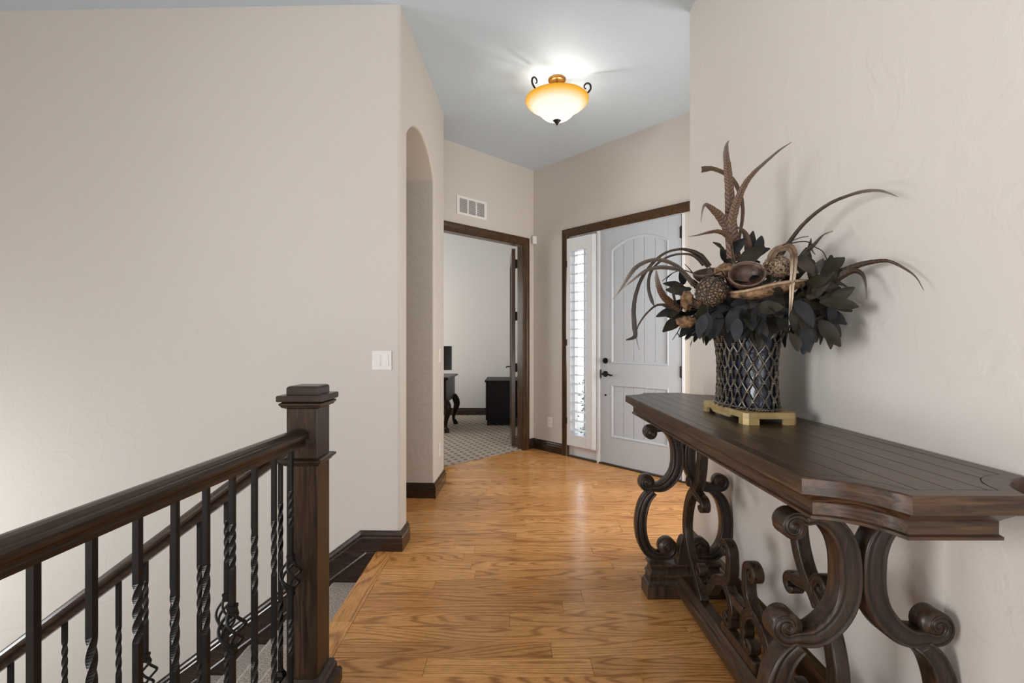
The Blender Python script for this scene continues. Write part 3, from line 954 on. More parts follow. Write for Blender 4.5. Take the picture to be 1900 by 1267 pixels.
RAIL = [(-0.022, 0), (0.022, 0), (0.0225, 0.010), (0.0195, 0.014), (0.021, 0.020), (0.027, 0.023), (0.0325, 0.027), (0.0335, 0.034), (0.0325, 0.041), (0.028, 0.0465), (0.0235, 0.0475), (0.021, 0.0505), (0.012, 0.0560), (0, 0.0575)]
RAIL = RAIL + [(-u, v) for u, v in RAIL[-2:1:-1]]
RB = 0.898
def railx(y):
    return -0.727 + 0.0575 * (y - 1.6)
gr = thing('guard_railing', 'level dark oak guard rail with black iron balusters beside the passage floor', 'railing', (railx(1.0), 1.0, 0.0))
b = bmesh.new()
sweep(b, RAIL, [Vector((railx(0.12), 0.12, RB)), Vector((railx(1.602), 1.602, RB))])
part('handrail', b, M['dark_y'], gr)
part('shoe_plate', bx(Fr((railx(0.12), 0.12), (0.0575, 1), (-1, 0.0575)), 0, 1.45, -0.03, 0.03, 0.0, 0.018), M['dark_y'], gr, bevel=0.004)

def baluster_bm(bm, x, y, z0, z1, twists, basket=None, hb=0.0064, rot=0.0, slope=0):
    zs = set([z0, z1])
    for a, c in twists:
        zs.update([a + (c - a) * i / 28 for i in range(29)])
    def ang(z):
        t = rot
        for a, c in twists:
            t += R(360) * max(0.0, min(1.0, (z - a) / (c - a)))
        return t
    segs = [(z0, z1)] if not basket else [(z0, basket[0]), (basket[1], z1)]
    for sa, sb_ in segs:
        zz = sorted([z for z in zs if sa < z < sb_] + [sa, sb_])
        loft(bm, [[Vector((x + hb * 1.414 * math.cos(ang(z) + R(45 + 90 * k)), y + hb * 1.414 * math.sin(ang(z) + R(45 + 90 * k)), z)) for k in range(4)] for z in zz])
def collar_bm(x, y, z):
    b = bmesh.new()
    for dz, h in ((-0.009, 0.0105), (0.0, 0.0092), (0.009, 0.0105)):
        box(b, W, x - h, x + h, y - h, y + h, z + dz - 0.0045, z + dz + 0.0045)
    return b
def basket_bm(x, y, za, zb):
    b = bmesh.new()
    for k in range(4):
        P = []
        for i in range(17):
            t = i / 16
            r = 0.006 + 0.027 * math.sin(math.pi * t) ** 1.15
            a = R(45 + 90 * k) + R(200) * t
            P.append(Vector((x + r * math.cos(a), y + r * math.sin(a), zb + (za - zb) * t)))
        tube(b, P, 0.0045, 6)
    return b
def make_baluster(parent, x, y, z0, z1, twists, basket, name='baluster', slope=None):
    b = bmesh.new()
    baluster_bm(b, x, y, z0, z1, twists, basket)
    o = put(name, fin(b, name), M['iron'], parent)
    if basket:
        put('basket', fin(basket_bm(x, y, basket[0] - .004, basket[1] + .004), 'basket', True), M['iron'], o)
        put('collar', fin(collar_bm(x, y, basket[0] - 0.006), 'collar'), M['iron'], o)
        put('collar', fin(collar_bm(x, y, basket[1] + 0.006), 'collar'), M['iron'], o)
    sq = bmesh.new()
    h = 0.014
    lz = z0
    loft(sq, [[Vector((x + sx * hh, y + sy * hh, lz + dz)) for sx, sy in ((-1, -1), (1, -1), (1, 1), (-1, 1))] for hh, dz in ((h, -0.004), (h, 0.012), (0.009, 0.022), (0.009, 0.026))])
    put('baluster_shoe', fin(sq, 'baluster_shoe'), M['iron'], o)
    return o
jit = random.Random(3)
for i in range(14):
    y = 1.548 - 0.0985 * i
    if y < 0.2:
        break
    x = railx(y)
    j = jit.uniform(-0.02, 0.02)
    if i % 3 == 0:
        make_baluster(gr, x, y, 0.02, RB + 0.004, [(0.645 + j * .3, 0.766 + j * .3), (0.22, 0.34)], (0.432, 0.530))
    else:
        make_baluster(gr, x, y, 0.02, RB + 0.004, [(0.53 + j, 0.70 + j), (0.18 + j, 0.34 + j)], None)

sr = thing('stair_railing', 'sloping dark oak stair rail with thin black iron balusters going down left', 'railing', (-0.8, 1.665, 0.0))
SRY = 1.665
ang_ = math.atan(SL)
b = bmesh.new()
ztop_n = 0.937
def srz(x):
    return ztop_n - SL * (-0.771 - x)
pts_ = [Vector((-4.0, SRY, srz(-4.0))), Vector((-0.768, SRY, srz(-0.768)))]
RAIL_S = [(u, v - 0.0575) for u, v in RAIL]
b = bmesh.new()
loft(b, [[Vector((x, SRY + u, srz(x) + v / math.cos(ang_))) for u, v in RAIL_S] for x in (-4.0, -0.768)])
part('handrail', b, M['dark_x'], sr)
for k in range(34):
    x = -0.822 - 0.0958 * k
    dz = -SL * 0.0958 * k
    zt_ = srz(x) - 0.0575 / math.cos(ang_) + 0.006
    z0 = 0.060 + dz
    if k % 3 == 2:
        make_baluster(sr, x, SRY, z0, zt_, [(0.615 + dz, 0.766 + dz), (0.16 + dz, 0.30 + dz)], (0.372 + dz, 0.485 + dz))
    else:
        make_baluster(sr, x, SRY, z0, zt_, [(0.50 + dz, 0.68 + dz), (0.16 + dz, 0.33 + dz)], None)

# ------------------------------------------------------------------ switches, outlets, vent, sensor
def wall_plate(name, label, cat, fr, s, z, wd, ht, rock, sg=1, outlet=False):
    t = thing(name, label, cat, fr(s, 0, z))
    N = lambda a, c: (min(a * sg, c * sg), max(a * sg, c * sg))
    part('plate', bx(fr, s - wd / 2, s + wd / 2, *N(0, 0.006), z - ht / 2, z + ht / 2), M['plate'], t, bevel=0.002)
    for r_ in rock:
        if outlet:
            for dz in (-0.02, 0.02):
                part('socket', bx(fr, s + r_ - 0.016, s + r_ + 0.016, *N(0.006, 0.0085), z + dz - 0.014, z + dz + 0.014), M['white'], t, bevel=0.002)
                bq = bmesh.new()
                for q in (-0.006, 0.006):
                    box(bq, fr, s + r_ + q - 0.001, s + r_ + q + 0.001, *N(0.0083, 0.0088), z + dz - 0.003, z + dz + 0.006)
                part('slot', bq, M['slot'], t)
        else:
            b = bmesh.new()
            n0, nm, n1 = 0.006 * sg, 0.0075 * sg, 0.0125 * sg
            h = 0.033
            loft(b, [[fr(s + r_ + e, n0, z - h), fr(s + r_ + e, n1, z - h), fr(s + r_ + e, nm, z + h * .1), fr(s + r_ + e, n1 * .75, z + h), fr(s + r_ + e, n0, z + h)] for e in (-0.0165, 0.0165)])
            part('rocker', b, M['plate'], t)
    bq = bmesh.new()
    for r_ in rock:
        for q in (-1, 1):
            disc(bq, fr, s + r_, z + q * ht * .41, 0.003, *(N(0.0055, 0.0068)), k=8)
    part('screw', bq, M['white'], t)
    return t
wall_plate('light_switch', 'white double rocker light switch on the tall stair wall', 'light switch', LW, 0.112, 1.142, 0.118, 0.116, (-0.024, 0.024))
wall_plate('light_switch', 'white single rocker light switch on the pier beside the arch', 'light switch', PW, 1.16, 1.14, 0.072, 0.116, (0,), sg=-1)
wall_plate('wall_outlet', 'white outlet low on the pier beside the arch', 'outlet', PW, 1.16, 0.345, 0.072, 0.116, (0,), sg=-1, outlet=True)
wall_plate('wall_outlet', 'white outlet low on the wall left of the sidelight', 'outlet', DW, 0.268, 0.338, 0.072, 0.116, (0,), outlet=True)

vt = thing('air_vent', 'white return air grille above the study doorway', 'vent', FW(0.925, 0, 2.66))
v0, v1, vz0, vz1 = 0.727, 1.122, 2.562, 2.756
part('duct_opening', bx(FW, v0 + .02, v1 - .02, 0.0005, 0.002, vz0 + .02, vz1 - .02), M['vent_dark'], vt)
b = bmesh.new()
box(b, FW, v0, v1, 0, 0.010, vz0, vz0 + 0.026)
box(b, FW, v0, v1, 0, 0.010, vz1 - 0.026, vz1)
box(b, FW, v0, v0 + 0.032, 0, 0.010, vz0 + .026, vz1 - .026)
box(b, FW, v1 - 0.032, v1, 0, 0.010, vz0 + .026, vz1 - .026)
for q in (1, 2):
    c_ = v0 + 0.032 + (v1 - v0 - 0.064) * q / 3
    box(b, FW, c_ - 0.008, c_ + 0.008, 0, 0.009, vz0 + .026, vz1 - .026)
part('frame', b, M['plate'], vt)
for c in range(3):
    a0 = v0 + 0.032 + (v1 - v0 - 0.064) * c / 3
    a1 = v0 + 0.032 + (v1 - v0 - 0.064) * (c + 1) / 3
    for i in range(11):
        z = vz0 + 0.030 + (vz1 - vz0 - 0.060) * (i + .5) / 11
        b = bmesh.new()
        loft(b, [[FW(s, 0.002, z + 0.004), FW(s, 0.0075, z - 0.003), FW(s, 0.0085, z - 0.002), FW(s, 0.003, z + 0.005)] for s in (a0, a1)])
        part('slat', b, M['plate'], vt)

ms = thing('motion_sensor', 'small white motion sensor high in the corner between the doors', 'sensor', (0.255, 5.53, 2.45))
SFr = Fr((0.262, 5.515), (1, 0.05), (0.05, -1))
b = bmesh.new()
loft(b, [[SFr(q * sx, n, z) for q, n in ((-0.028, -0.02), (-0.028, 0.018), (-0.016, 0.032), (0.016, 0.032), (0.028, 0.018), (0.028, -0.02))] for sx, z in ((0.8, 2.402), (1, 2.412), (1, 2.482), (0.85, 2.492))])
part('housing', b, M['plate'], ms)
part('lens', bx(SFr, -0.014, 0.014, 0.031, 0.034, 2.42, 2.455), M['white'], ms, bevel=0.003)

# ------------------------------------------------------------------ ceiling lamp
LX, LY = 0.347, 3.62
lamp = thing('ceiling_lamp', 'semi-flush ceiling lamp with an amber-edged glass bowl and bronze scrolls', 'ceiling lamp', (LX, LY, CEIL))
part('canopy', lathe(bmesh.new(), [(0.045, -0.024), (0.060, -0.021), (0.068, -0.012), (0.069, -0.001)], (LX, LY, CEIL), 32), M['canopy'], lamp, smooth=True)
part('stem', lathe(bmesh.new(), [(0.009, -0.31), (0.009, -0.03)], (LX, LY, CEIL), 12), M['bronze'], lamp, smooth=True)
g = NT('glowing_amber_glass')
tc = g.n('ShaderNodeTexCoord')
sp = g.n('ShaderNodeSeparateXYZ')
g.l(tc.outputs['Object'], sp.inputs[0])
mr = g.n('ShaderNodeMapRange')
mr.inputs['From Min'].default_value = CEIL - 0.32
mr.inputs['From Max'].default_value = CEIL - 0.158
g.l(sp.outputs[2], mr.inputs['Value'])
colr = g.ramp(mr.outputs[0], [(0.0, (0.95, 0.91, 0.83)), (0.60, (0.93, 0.86, 0.70)), (0.84, (0.88, 0.50, 0.09)), (1.0, (0.70, 0.30, 0.012))])
em = g.n('ShaderNodeEmission')
em.inputs[1].default_value = 0.80
g.l(colr, em.inputs[0])
tr = g.n('ShaderNodeBsdfTranslucent')
hv = g.n('ShaderNodeMix', data_type='RGBA', blend_type='MULTIPLY')
hv.inputs[0].default_value = 1
hv.inputs[7].default_value = (0.12, 0.12, 0.12, 1)
g.l(colr, hv.inputs[6])
g.l(hv.outputs[2], tr.inputs[0])
adn = g.n('ShaderNodeAddShader')
g.l(em.outputs[0], adn.inputs[0])
g.l(tr.outputs[0], adn.inputs[1])
g.l(adn.outputs[0], g.t.nodes['Material Output'].inputs[0])
prof = [(0.004, -0.322), (0.03, -0.320), (0.065, -0.311), (0.098, -0.295), (0.122, -0.275), (0.142, -0.253), (0.164, -0.233), (0.192, -0.215), (0.219, -0.197), (0.237, -0.178), (0.244, -0.161)]
b = bmesh.new()
nseg = 48
inner = [(max(0.002, r - 0.004), z + 0.004) for r, z in prof[::-1]]
lathe(b, prof + inner, (LX, LY, CEIL), nseg)
part('glass_bowl', b, g.m, lamp, smooth=True)
part('finial', lathe(bmesh.new(), [(0.002, -0.356), (0.007, -0.353), (0.009, -0.347), (0.006, -0.342), (0.013, -0.339), (0.018, -0.334), (0.020, -0.328), (0.033, -0.318), (0.035, -0.311)], (LX, LY, CEIL), 20), M['bronze'], lamp, smooth=True)
for q in range(3):
    a = R(8 + 120 * q) if q else R(8)
    a = R([220, 342, 100][q])
    dx, dy = math.cos(a), math.sin(a)
    def pp(r, z):
        return Vector((LX + dx * r, LY + dy * r, CEIL + z))
    b = bmesh.new()
    P = catmull([pp(0.008, -0.145), pp(0.08, -0.158), pp(0.16, -0.166), pp(0.225, -0.150), pp(0.258, -0.120), pp(0.256, -0.085), pp(0.232, -0.070), pp(0.212, -0.083), pp(0.214, -0.104), pp(0.226, -0.110)], 5)
    tube(b, P, [0.0075, 0.0075, 0.007, 0.007, 0.0075, 0.0075, 0.007, 0.006, 0.005, 0.004], 8)
    part('arm', b, M['bronze'], lamp, smooth=True)
bulbm = NT('lit_bulb')
e_ = bulbm.n('ShaderNodeEmission')
e_.inputs[0].default_value = (1, 0.86, 0.66, 1)
e_.inputs[1].default_value = 3.0
bulbm.l(e_.outputs[0], bulbm.t.nodes['Material Output'].inputs[0])
for dx, dy in ((-0.075, -0.02), (0.075, -0.04)):
    part('bulb', lathe(bmesh.new(), [(0.004, -0.285), (0.016, -0.283), (0.022, -0.272), (0.022, -0.262), (0.014, -0.248), (0.010, -0.240)], (LX + dx, LY + dy, CEIL), 12), bulbm.m, lamp, smooth=True)
    l = bpy.data.lights.new('lamp_bulb_light', 'POINT')
    l.energy, l.color, l.shadow_soft_size = 2.0, (1, 0.93, 0.84), 0.018
    lo = bpy.data.objects.new('lamp_bulb_light', l)
    COL.objects.link(lo)
    lo.location = (LX + dx, LY + dy, CEIL - 0.212)

# ------------------------------------------------------------------ console table
TX0, TX1, TYC, THL = 0.607, 1.080, 1.745, 0.885
TZ = 0.9675
CLX, CLY = 0.128, 0.122
def top_outline(ins):
    x0, x1, y0, y1 = TX0 + ins, TX1 - ins, TYC - THL + ins, TYC + THL - ins
    cx_, cy_ = CLX - ins * 0.41, CLY - ins * 0.41
    out = []
    def clip(p, q, bow):
        for i in range(17):
            t = i / 16
            m = p.lerp(q, t)
            out.append(m + bow * (0.026 * 4 * t * (1 - t)))
    V = Vector
    d = 0.7071
    clip(V((x0, y0 + cy_)), V((x0 + cx_, y0)), V((d, d)))
    clip(V((x1 - cx_, y0)), V((x1, y0 + cy_)), V((-d, d)))
    clip(V((x1, y1 - cy_)), V((x1 - cx_, y1)), V((-d, -d)))
    clip(V((x0 + cx_, y1)), V((x0, y1 - cy_)), V((d, -d)))
    return out
tb = thing('console_table', 'long dark wood console table with carved scroll pedestals against the wall', 'console table', (0.845, TYC, 0.0))
b = bmesh.new()
PROF = [(0.05, 0.873), (0.034, 0.872), (0.030, 0.874), (0.030, 0.880), (0.036, 0.883), (0.036, 0.908), (0.030, 0.914), (0.020, 0.922), (0.014, 0.9275), (0.004, 0.930), (0.0, 0.932), (0.0, 0.9645), (0.003, 0.9675), (0.036, 0.9675), (0.0365, 0.9640)]
loft(b, [[Vector((p.x, p.y, z)) for p in top_outline(i)] for i, z in PROF])
tto = part('table_top', b, M['tab_y'], tb)
tto.data.materials.append(M['tab_x'])
tto.data.materials.append(M['tab_d'])
for f in tto.data.polygons:                        # grain follows each side of the top
    vv = [tto.data.vertices[i].co for i in f.vertices]
    f.use_smooth = True
    if len(vv) == 4:
        e = max(((vv[i] - vv[i - 1]) for i in range(4)), key=lambda q: q.length)
        lg = e.length
        f.material_index = 0 if lg > 0.5 else (1 if lg > 0.15 else 2)
tto.data.set_sharp_from_angle(angle=R(22))
xs = [TX0 + 0.0375 + (TX1 - TX0 - 0.075) * i / 6 for i in range(7)]
for i in range(6):
    b = bmesh.new()
    pl = [Vector((p.x, p.y, 0.9642)) for p in top_outline(0.0378)]
    f = b.faces.new([b.verts.new(p) for p in pl])
    for xc, sg in ((xs[i] + 0.0007, -1), (xs[i + 1] - 0.0007, 1)):
        bmesh.ops.bisect_plane(b, geom=b.verts[:] + b.edges[:] + b.faces[:], plane_co=(xc, 0, 0), plane_no=(sg, 0, 0), clear_outer=True)
    r_ = bmesh.ops.extrude_face_region(b, geom=b.faces[:])
    bmesh.ops.translate(b, vec=(0, 0, 0.0032), verts=[v for v in r_['geom'] if isinstance(v, bmesh.types.BMVert)])
    part('plank', b, M['tab_y'], tb, bevel=0.0008, seg=1)
PX = 0.850
def pedestal(yc, facing):
    ped = part('pedestal_base', None or bmesh.new(), M['carved'], tb) if False else None
    b = bmesh.new()
    PB = [(0.192, 0.055, 0.0), (0.192, 0.055, 0.050), (0.187, 0.051, 0.058), (0.187, 0.051, 0.064), (0.181, 0.046, 0.070), (0.175, 0.042, 0.084), (0.175, 0.042, 0.098), (0.179, 0.045, 0.102), (0.179, 0.045, 0.110), (0.172, 0.040, 0.116), (0.166, 0.036, 0.134), (0.168, 0.037, 0.148), (0.176, 0.042, 0.154), (0.176, 0.042, 0.163)]
    loft(b, [[Vector((PX + sx * hx, yc + sy * hy, z)) for sx, sy in ((-1, -1), (1, -1), (1, 1), (-1, 1))] for hx, hy, z in PB])
    base = part('pedestal_base', b, M['carved'], tb, bevel=0.0015, seg=1)
    for sg in (-1, 1):
        fn = lambda a, c, d, sg=sg: Vector((PX + sg * a, yc + d, c))
        b = bmesh.new()
        v1_ = volute((0.165, 0.802), 0.032, 150, -440, 0.004)
        v2_ = volute((0.183, 0.560), 0.036, 232, 440, 0.004)
        midp = catmull([v1_[0], (0.108, 0.824), (0.078, 0.812), (0.052, 0.785), (0.0345, 0.745), (0.0285, 0.69), (0.031, 0.64), (0.046, 0.595), (0.076, 0.557), (0.115, 0.533), v2_[0]], 6)
        path = v1_[::-1] + midp[1:-1] + v2_
        n1, n2, n3 = len(v1_), len(midp) - 2, len(v2_)
        hw = lerp_list([0.004, 0.009, 0.012], n1) + lerp_list([0.013, 0.018, 0.024, 0.0275, 0.0285, 0.0285, 0.0275, 0.025, 0.018], n2) + lerp_list([0.016, 0.011, 0.004], n3)
        ribbon(b, path, hw, 0.056, fn)
        for c_, r_ in (((0.165, 0.802), 0.031), ((0.183, 0.560), 0.036)):
            loft(b, [[fn(c_[0] + r_ * math.cos(2 * math.pi * i / 20), c_[1] + r_ * math.sin(2 * math.pi * i / 20), d) for i in range(20)] for d in (-0.023, 0.023)])
        part('upper_scroll', b, M['carved'], tb, smooth=True)
        b = bmesh.new()
        v3_ = volute((0.080, 0.236), 0.047, 292, -450, 0.004)
        midp = catmull([(0.150, 0.512), (0.180, 0.480), (0.200, 0.435), (0.211, 0.38), (0.212, 0.325), (0.202, 0.27), (0.178, 0.222), (0.140, 0.194), v3_[0]], 6)
        path = midp[:-1] + v3_
        n1 = len(midp) - 1
        hw = lerp_list([0.020, 0.024, 0.0265, 0.027, 0.027, 0.027, 0.0265, 0.025, 0.020], n1) + lerp_list([0.018, 0.011, 0.004], len(v3_))
        ribbon(b, path, hw, 0.056, fn)
        loft(b, [[fn(0.080 + 0.046 * math.cos(2 * math.pi * i / 20), 0.236 + 0.046 * math.sin(2 * math.pi * i / 20), d) for i in range(20)] for d in (-0.022, 0.022)])
        part('lower_scroll', b, M['carved'], tb, smooth=True)
    b = bmesh.new()
    loft(b, [[Vector((PX + sx * hx, yc + sy * hy, z)) for sx, sy in ((-1, -1), (1, -1), (1, 1), (-1, 1))] for hx, hy, z in ((0.036, 0.030, 0.16), (0.030, 0.028, 0.20), (0.022, 0.026, 0.255), (0.012, 0.024, 0.282), (0.004, 0.02, 0.290))])
    part('centre_block', b, M['carved'], tb, bevel=0.002)
    part('top_block', bx(W, PX - 0.10, PX + 0.10, yc - 0.030, yc + 0.030, 0.826, 0.874), M['carved'], tb, bevel=0.003)
PYO = 0.588
pedestal(TYC - PYO, 1)
pedestal(TYC + PYO, -1)
b = bmesh.new()
BEAM = [(-0.046, 0.030), (-0.046, 0.066), (-0.040, 0.074), (-0.034, 0.078), (-0.034, 0.088), (-0.026, 0.100), (-0.020, 0.106), (0.020, 0.106), (0.026, 0.100), (0.034, 0.088), (0.034, 0.078), (0.040, 0.074), (0.046, 0.066), (0.046, 0.030)]
loft(b, [[Vector((PX + u, y, v)) for u, v in BEAM] for y in (TYC - PYO + 0.04, TYC + PYO - 0.04)])
part('stretcher', b, M['tab_y'], tb)
for sg in (-1, 1):
    fn = lambda a, c, d, sg=sg: Vector((PX + d, TYC + sg * a, c))
    b = bmesh.new()
    # big outward bowed scroll that ends in a hanging curl (a = distance from the table's middle)
    vA = volute((0.338, 0.520), 0.034, 60, 300, 0.006, 22)
    mA = catmull([(0.330, 0.105), (0.355, 0.135), (0.425, 0.20), (0.492, 0.27), (0.523, 0.345), (0.515, 0.43), (0.478, 0.512), (0.425, 0.560), vA[0]], 6)
    ribbon(b, mA[:-1] + vA, lerp_list([0.016, 0.018, 0.019, 0.020, 0.020, 0.020, 0.020, 0.019, 0.017], len(mA) - 1) + lerp_list([0.016, 0.012, 0.007], len(vA)), 0.042, fn)
    part('bowed_scroll', b, M['carved'], tb, smooth=True)
    b = bmesh.new()
    vB = volute((0.475, 0.585), 0.028, 170, -330, 0.006, 20)
    mB = catmull([(0.335, 0.868), (0.345, 0.80), (0.350, 0.73), (0.362, 0.66), (0.390, 0.60), (0.430, 0.555), (0.455, 0.52)], 6)
    ribbon(b, mB, lerp_list([0.026, 0.023, 0.020, 0.019, 0.019, 0.016, 0.010], len(mB)), 0.042, fn)
    mC = catmull([(0.425, 0.545), (0.435, 0.57), vB[0]], 5)
    ribbon(b, mC[:-1] + vB, lerp_list([0.012, 0.014, 0.014], len(mC) - 1) + lerp_list([0.014, 0.010, 0.006], len(vB)), 0.040, fn)
    part('brace', b, M['carved'], tb, smooth=True)
    b = bmesh.new()
    vD = volute((0.100, 0.435), 0.036, 170, -420, 0.005, 26)
    vE = volute((0.352, 0.225), 0.036, 250, 420, 0.005, 26)
    mD = catmull([vE[0], (0.300, 0.178), (0.245, 0.200), (0.195, 0.262), (0.150, 0.292), (0.100, 0.312), (0.066, 0.355), vD[0]], 6)
    ribbon(b, vE[::-1] + mD[1:-1] + vD, lerp_list([0.005, 0.012, 0.015], len(vE)) + lerp_list([0.017, 0.019, 0.021, 0.021, 0.020, 0.019, 0.017], len(mD) - 2) + lerp_list([0.015, 0.011, 0.005], len(vD)), 0.042, fn)
    vF = volute((0.082, 0.180), 0.036, 150, 400, 0.005, 26)
    mF = catmull([(0.120, 0.310), (0.072, 0.278), (0.048, 0.235), vF[0]], 6)
    ribbon(b, mF[:-1] + vF, lerp_list([0.018, 0.018, 0.017], len(mF) - 1) + lerp_list([0.015, 0.011, 0.005], len(vF)), 0.042, fn)
    part('stretcher_scroll', b, M['carved'], tb, smooth=True)
part('scroll_joint', bx(W, PX - 0.018, PX + 0.018, TYC - 0.052, TYC + 0.052, 0.255, 0.292), M['carved'], tb, bevel=0.006)
part('scroll_foot', bx(W, PX - 0.018, PX + 0.018, TYC - 0.13, TYC + 0.13, 0.104, 0.146), M['carved'], tb, bevel=0.006)

# ------------------------------------------------------------------ gold plinth, basket vase
VX, VY = 0.885, 1.775
pt = thing('vase_plinth', 'low aged-gold footed plinth on the console table', 'stand', (VX, VY, TZ))
def plinth_outline(e):
    hx, hy, c = 0.092 + e, 0.178 + e, 0.014
    return [(-hx, -hy + c), (-hx + c, -hy), (hx - c, -hy), (hx, -hy + c), (hx, hy - c), (hx - c, hy), (-hx + c, hy), (-hx, hy - c)]
b = bmesh.new()
loft(b, [[Vector((VX + x, VY + y, z)) for x, y in plinth_outline(e)] for e, z in ((0, TZ + 0.021), (0, TZ + 0.040), (-0.002, TZ + 0.042))])
part('slab', b, M['gold'], pt)
for sx in (-1, 1):
    for sy in (-1, 1):
        b = bmesh.new()
        pp_ = [(sx * 0.092, sy * 0.164), (sx * 0.078, sy * 0.178), (sx * 0.042, sy * 0.178), (sx * 0.042, sy * 0.166), (sx * 0.080, sy * 0.150), (sx * 0.080, sy * 0.135), (sx * 0.092, sy * 0.135)]
        loft(b, [[Vector((VX + x, VY + y, z)) for x, y in pp_] for z in (TZ + 0.0002, TZ + 0.0215)])
        part('foot', b, M['gold'], pt)
for sx in (-1, 1):
    b = bmesh.new()
    loft(b, [[Vector((VX + sx * x, VY + y, TZ + z)) for y, z in ((-0.085, 0.021), (-0.062, 0.010), (0.075, 0.010), (0.098, 0.021))] for x in (0.080, 0.0915)])
    part('apron', b, M['gold'], pt)

VZ = TZ + 0.042
va = thing('basket_vase', 'dark oval basket vase with a diamond cane lattice on the gold plinth', 'vase', (VX, VY, VZ))
AX, AY, VH = 0.086, 0.152, 0.305
def vscale(h):                                     # h 0..1 up the vase
    P = [(0, 1.02), (0.08, 0.985), (0.25, 0.945), (0.45, 0.935), (0.62, 0.955), (0.78, 1.02), (0.9, 1.11), (1.0, 1.21)]
    for i in range(len(P) - 1):
        if h <= P[i + 1][0] + 1e-9:
            t = (h - P[i][0]) / (P[i + 1][0] - P[i][0])
            return P[i][1] + (P[i + 1][1] - P[i][1]) * t
    return P[-1][1]
def vpt(a, h, out=0.0):
    s = vscale(h)
    n = Vector((math.cos(a) / AX, math.sin(a) / AY)).normalized()
    return Vector((VX + AX * s * math.cos(a) + n.x * out, VY + AY * s * math.sin(a) + n.y * out, VZ + VH * h))
b = bmesh.new()
loft(b, [[vpt(2 * math.pi * i / 48, k / 14) for i in range(48)] for k in range(15)])
part('basket_body', b, M['basket'], va, smooth=True)
# arc length table so that the lattice is even around the oval
NA = 720
acc = [0.0]
for i in range(NA):
    a0, a1 = 2 * math.pi * i / NA, 2 * math.pi * (i + 1) / NA
    acc.append(acc[-1] + math.hypot(AX * (math.cos(a1) - math.cos(a0)), AY * (math.sin(a1) - math.sin(a0))))
def ang_at(u):
    u = (u % 1.0) * acc[-1]
    lo, hi = 0, NA
    while hi - lo > 1:
        m_ = (lo + hi) // 2
        if acc[m_] <= u:
            lo = m_
        else:
            hi = m_
    return 2 * math.pi * (lo + (u - acc[lo]) / (acc[hi] - acc[lo])) / NA
NC, CELLS = 21, 4.6
for dr in (1, -1):
    for i in range(NC):
        P = []
        for k in range(25):
            h = k / 24
            wob = 0.0045 + 0.0022 * dr * math.cos(math.pi * CELLS * 2 * h)
            P.append(vpt(ang_at((i + dr * CELLS * h) / NC), h, wob))
        b = bmesh.new()
        tube(b, P, 0.0042, 6)
        part('lattice_strip', b, M['strip'], va, smooth=True)
b = bmesh.new()
for i in range(NC):
    for k in range(int(2 * CELLS) + 1):
        h = (k + 0.02) / (2 * CELLS)
        if h > 0.98:
            continue
        u = (i + k / 2.0) / NC
        a = ang_at(u)
        c = vpt(a, h, 0.007)
        tdir = (vpt(a + 0.01, h) - vpt(a - 0.01, h)).normalized()
        for dz in (-0.0028, 0.0028):
            P = [c + tdir * q * 0.0062 + Vector((0, 0, dz)) + Vector(((c.x - VX) / AX ** 2, (c.y - VY) / AY ** 2, 0)).normalized() * o_ for q, o_ in ((-1.1, -0.004), (-0.5, 0.0022), (0.5, 0.0022), (1.1, -0.004))]
            tube(b, P, 0.0017, 5)
ob = part('cane_ties', b, M['tie'], va, smooth=True)
ob['kind'] = 'stuff'
b = bmesh.new()
for ph in (0, math.pi):
    P = []
    for i in range(241):
        a = 2 * math.pi * i / 240
        t = a * 34 + ph
        P.append(vpt(a, 0.0, 0.005 + 0.0035 * math.cos(t)) + Vector((0, 0, 0.0075 + 0.0035 * math.sin(t))))
    tube(b, P, 0.0034, 5)
part('braided_foot', b, M['strip'], va, smooth=True)

# ------------------------------------------------------------------ dried arrangement: leaves, pods, feathers, twigs
def z5(zx, zy, Y):
    return at(1130 + zx / 3.167, 250 + zy / 3.167, Y)
fl = thing('leaf_bouquet', 'ring of dark dried leaves spilling over the rim of the basket vase', 'leaves', (VX, VY, VZ + VH))
AC = Vector((0.855, 1.725, 1.375))
b = bmesh.new()
lathe(b, [(0.3, -0.115), (0.55, -0.09), (0.80, -0.045), (0.86, 0.0), (0.74, 0.045), (0.45, 0.075), (0.1, 0.085)], (AC.x, AC.y, AC.z), 20, 0.165, 0.30)
part('moss_core', b, M['twig'], fl)
def leaf_mesh(seed, L=0.085, wd=0.044):
    r_ = random.Random(seed)
    b = bmesh.new()
    cur, fold = r_.uniform(-0.9, 1.0), r_.uniform(0.1, 0.45)
    tw = r_.uniform(-0.5, 0.5)
    rows = []
    for i in range(7):
        t = i / 6
        hw = wd / 2 * max(0.03, (math.sin(math.pi * min(1, t * 0.94 + 0.03)) ** 0.72) * (1.12 - 0.45 * t))
        x = L * t
        z = cur * 0.28 * L * t * t
        row = []
        for j in (-1, -0.5, 0, 0.5, 1):
            zz = z + abs(j) * hw * fold + j * hw * tw * t + r_.uniform(-0.0012, 0.0012)
            row.append(b.verts.new((x, j * hw, zz)))
        rows.append(row)
    for i in range(6):
        for j in range(4):
            b.faces.new((rows[i][j], rows[i][j + 1], rows[i + 1][j + 1], rows[i + 1][j]))
    me = fin(b, 'leaf', True)
    return me
LM = {}
for m_ in ('leaf_blue', 'leaf_olive', 'leaf_brown'):
    LM[m_] = []
    for q in range(5):
        me = leaf_mesh(q + 3 * len(m_))
        me.materials.append(M[m_])
        LM[m_].append(me)
rl = random.Random(21)
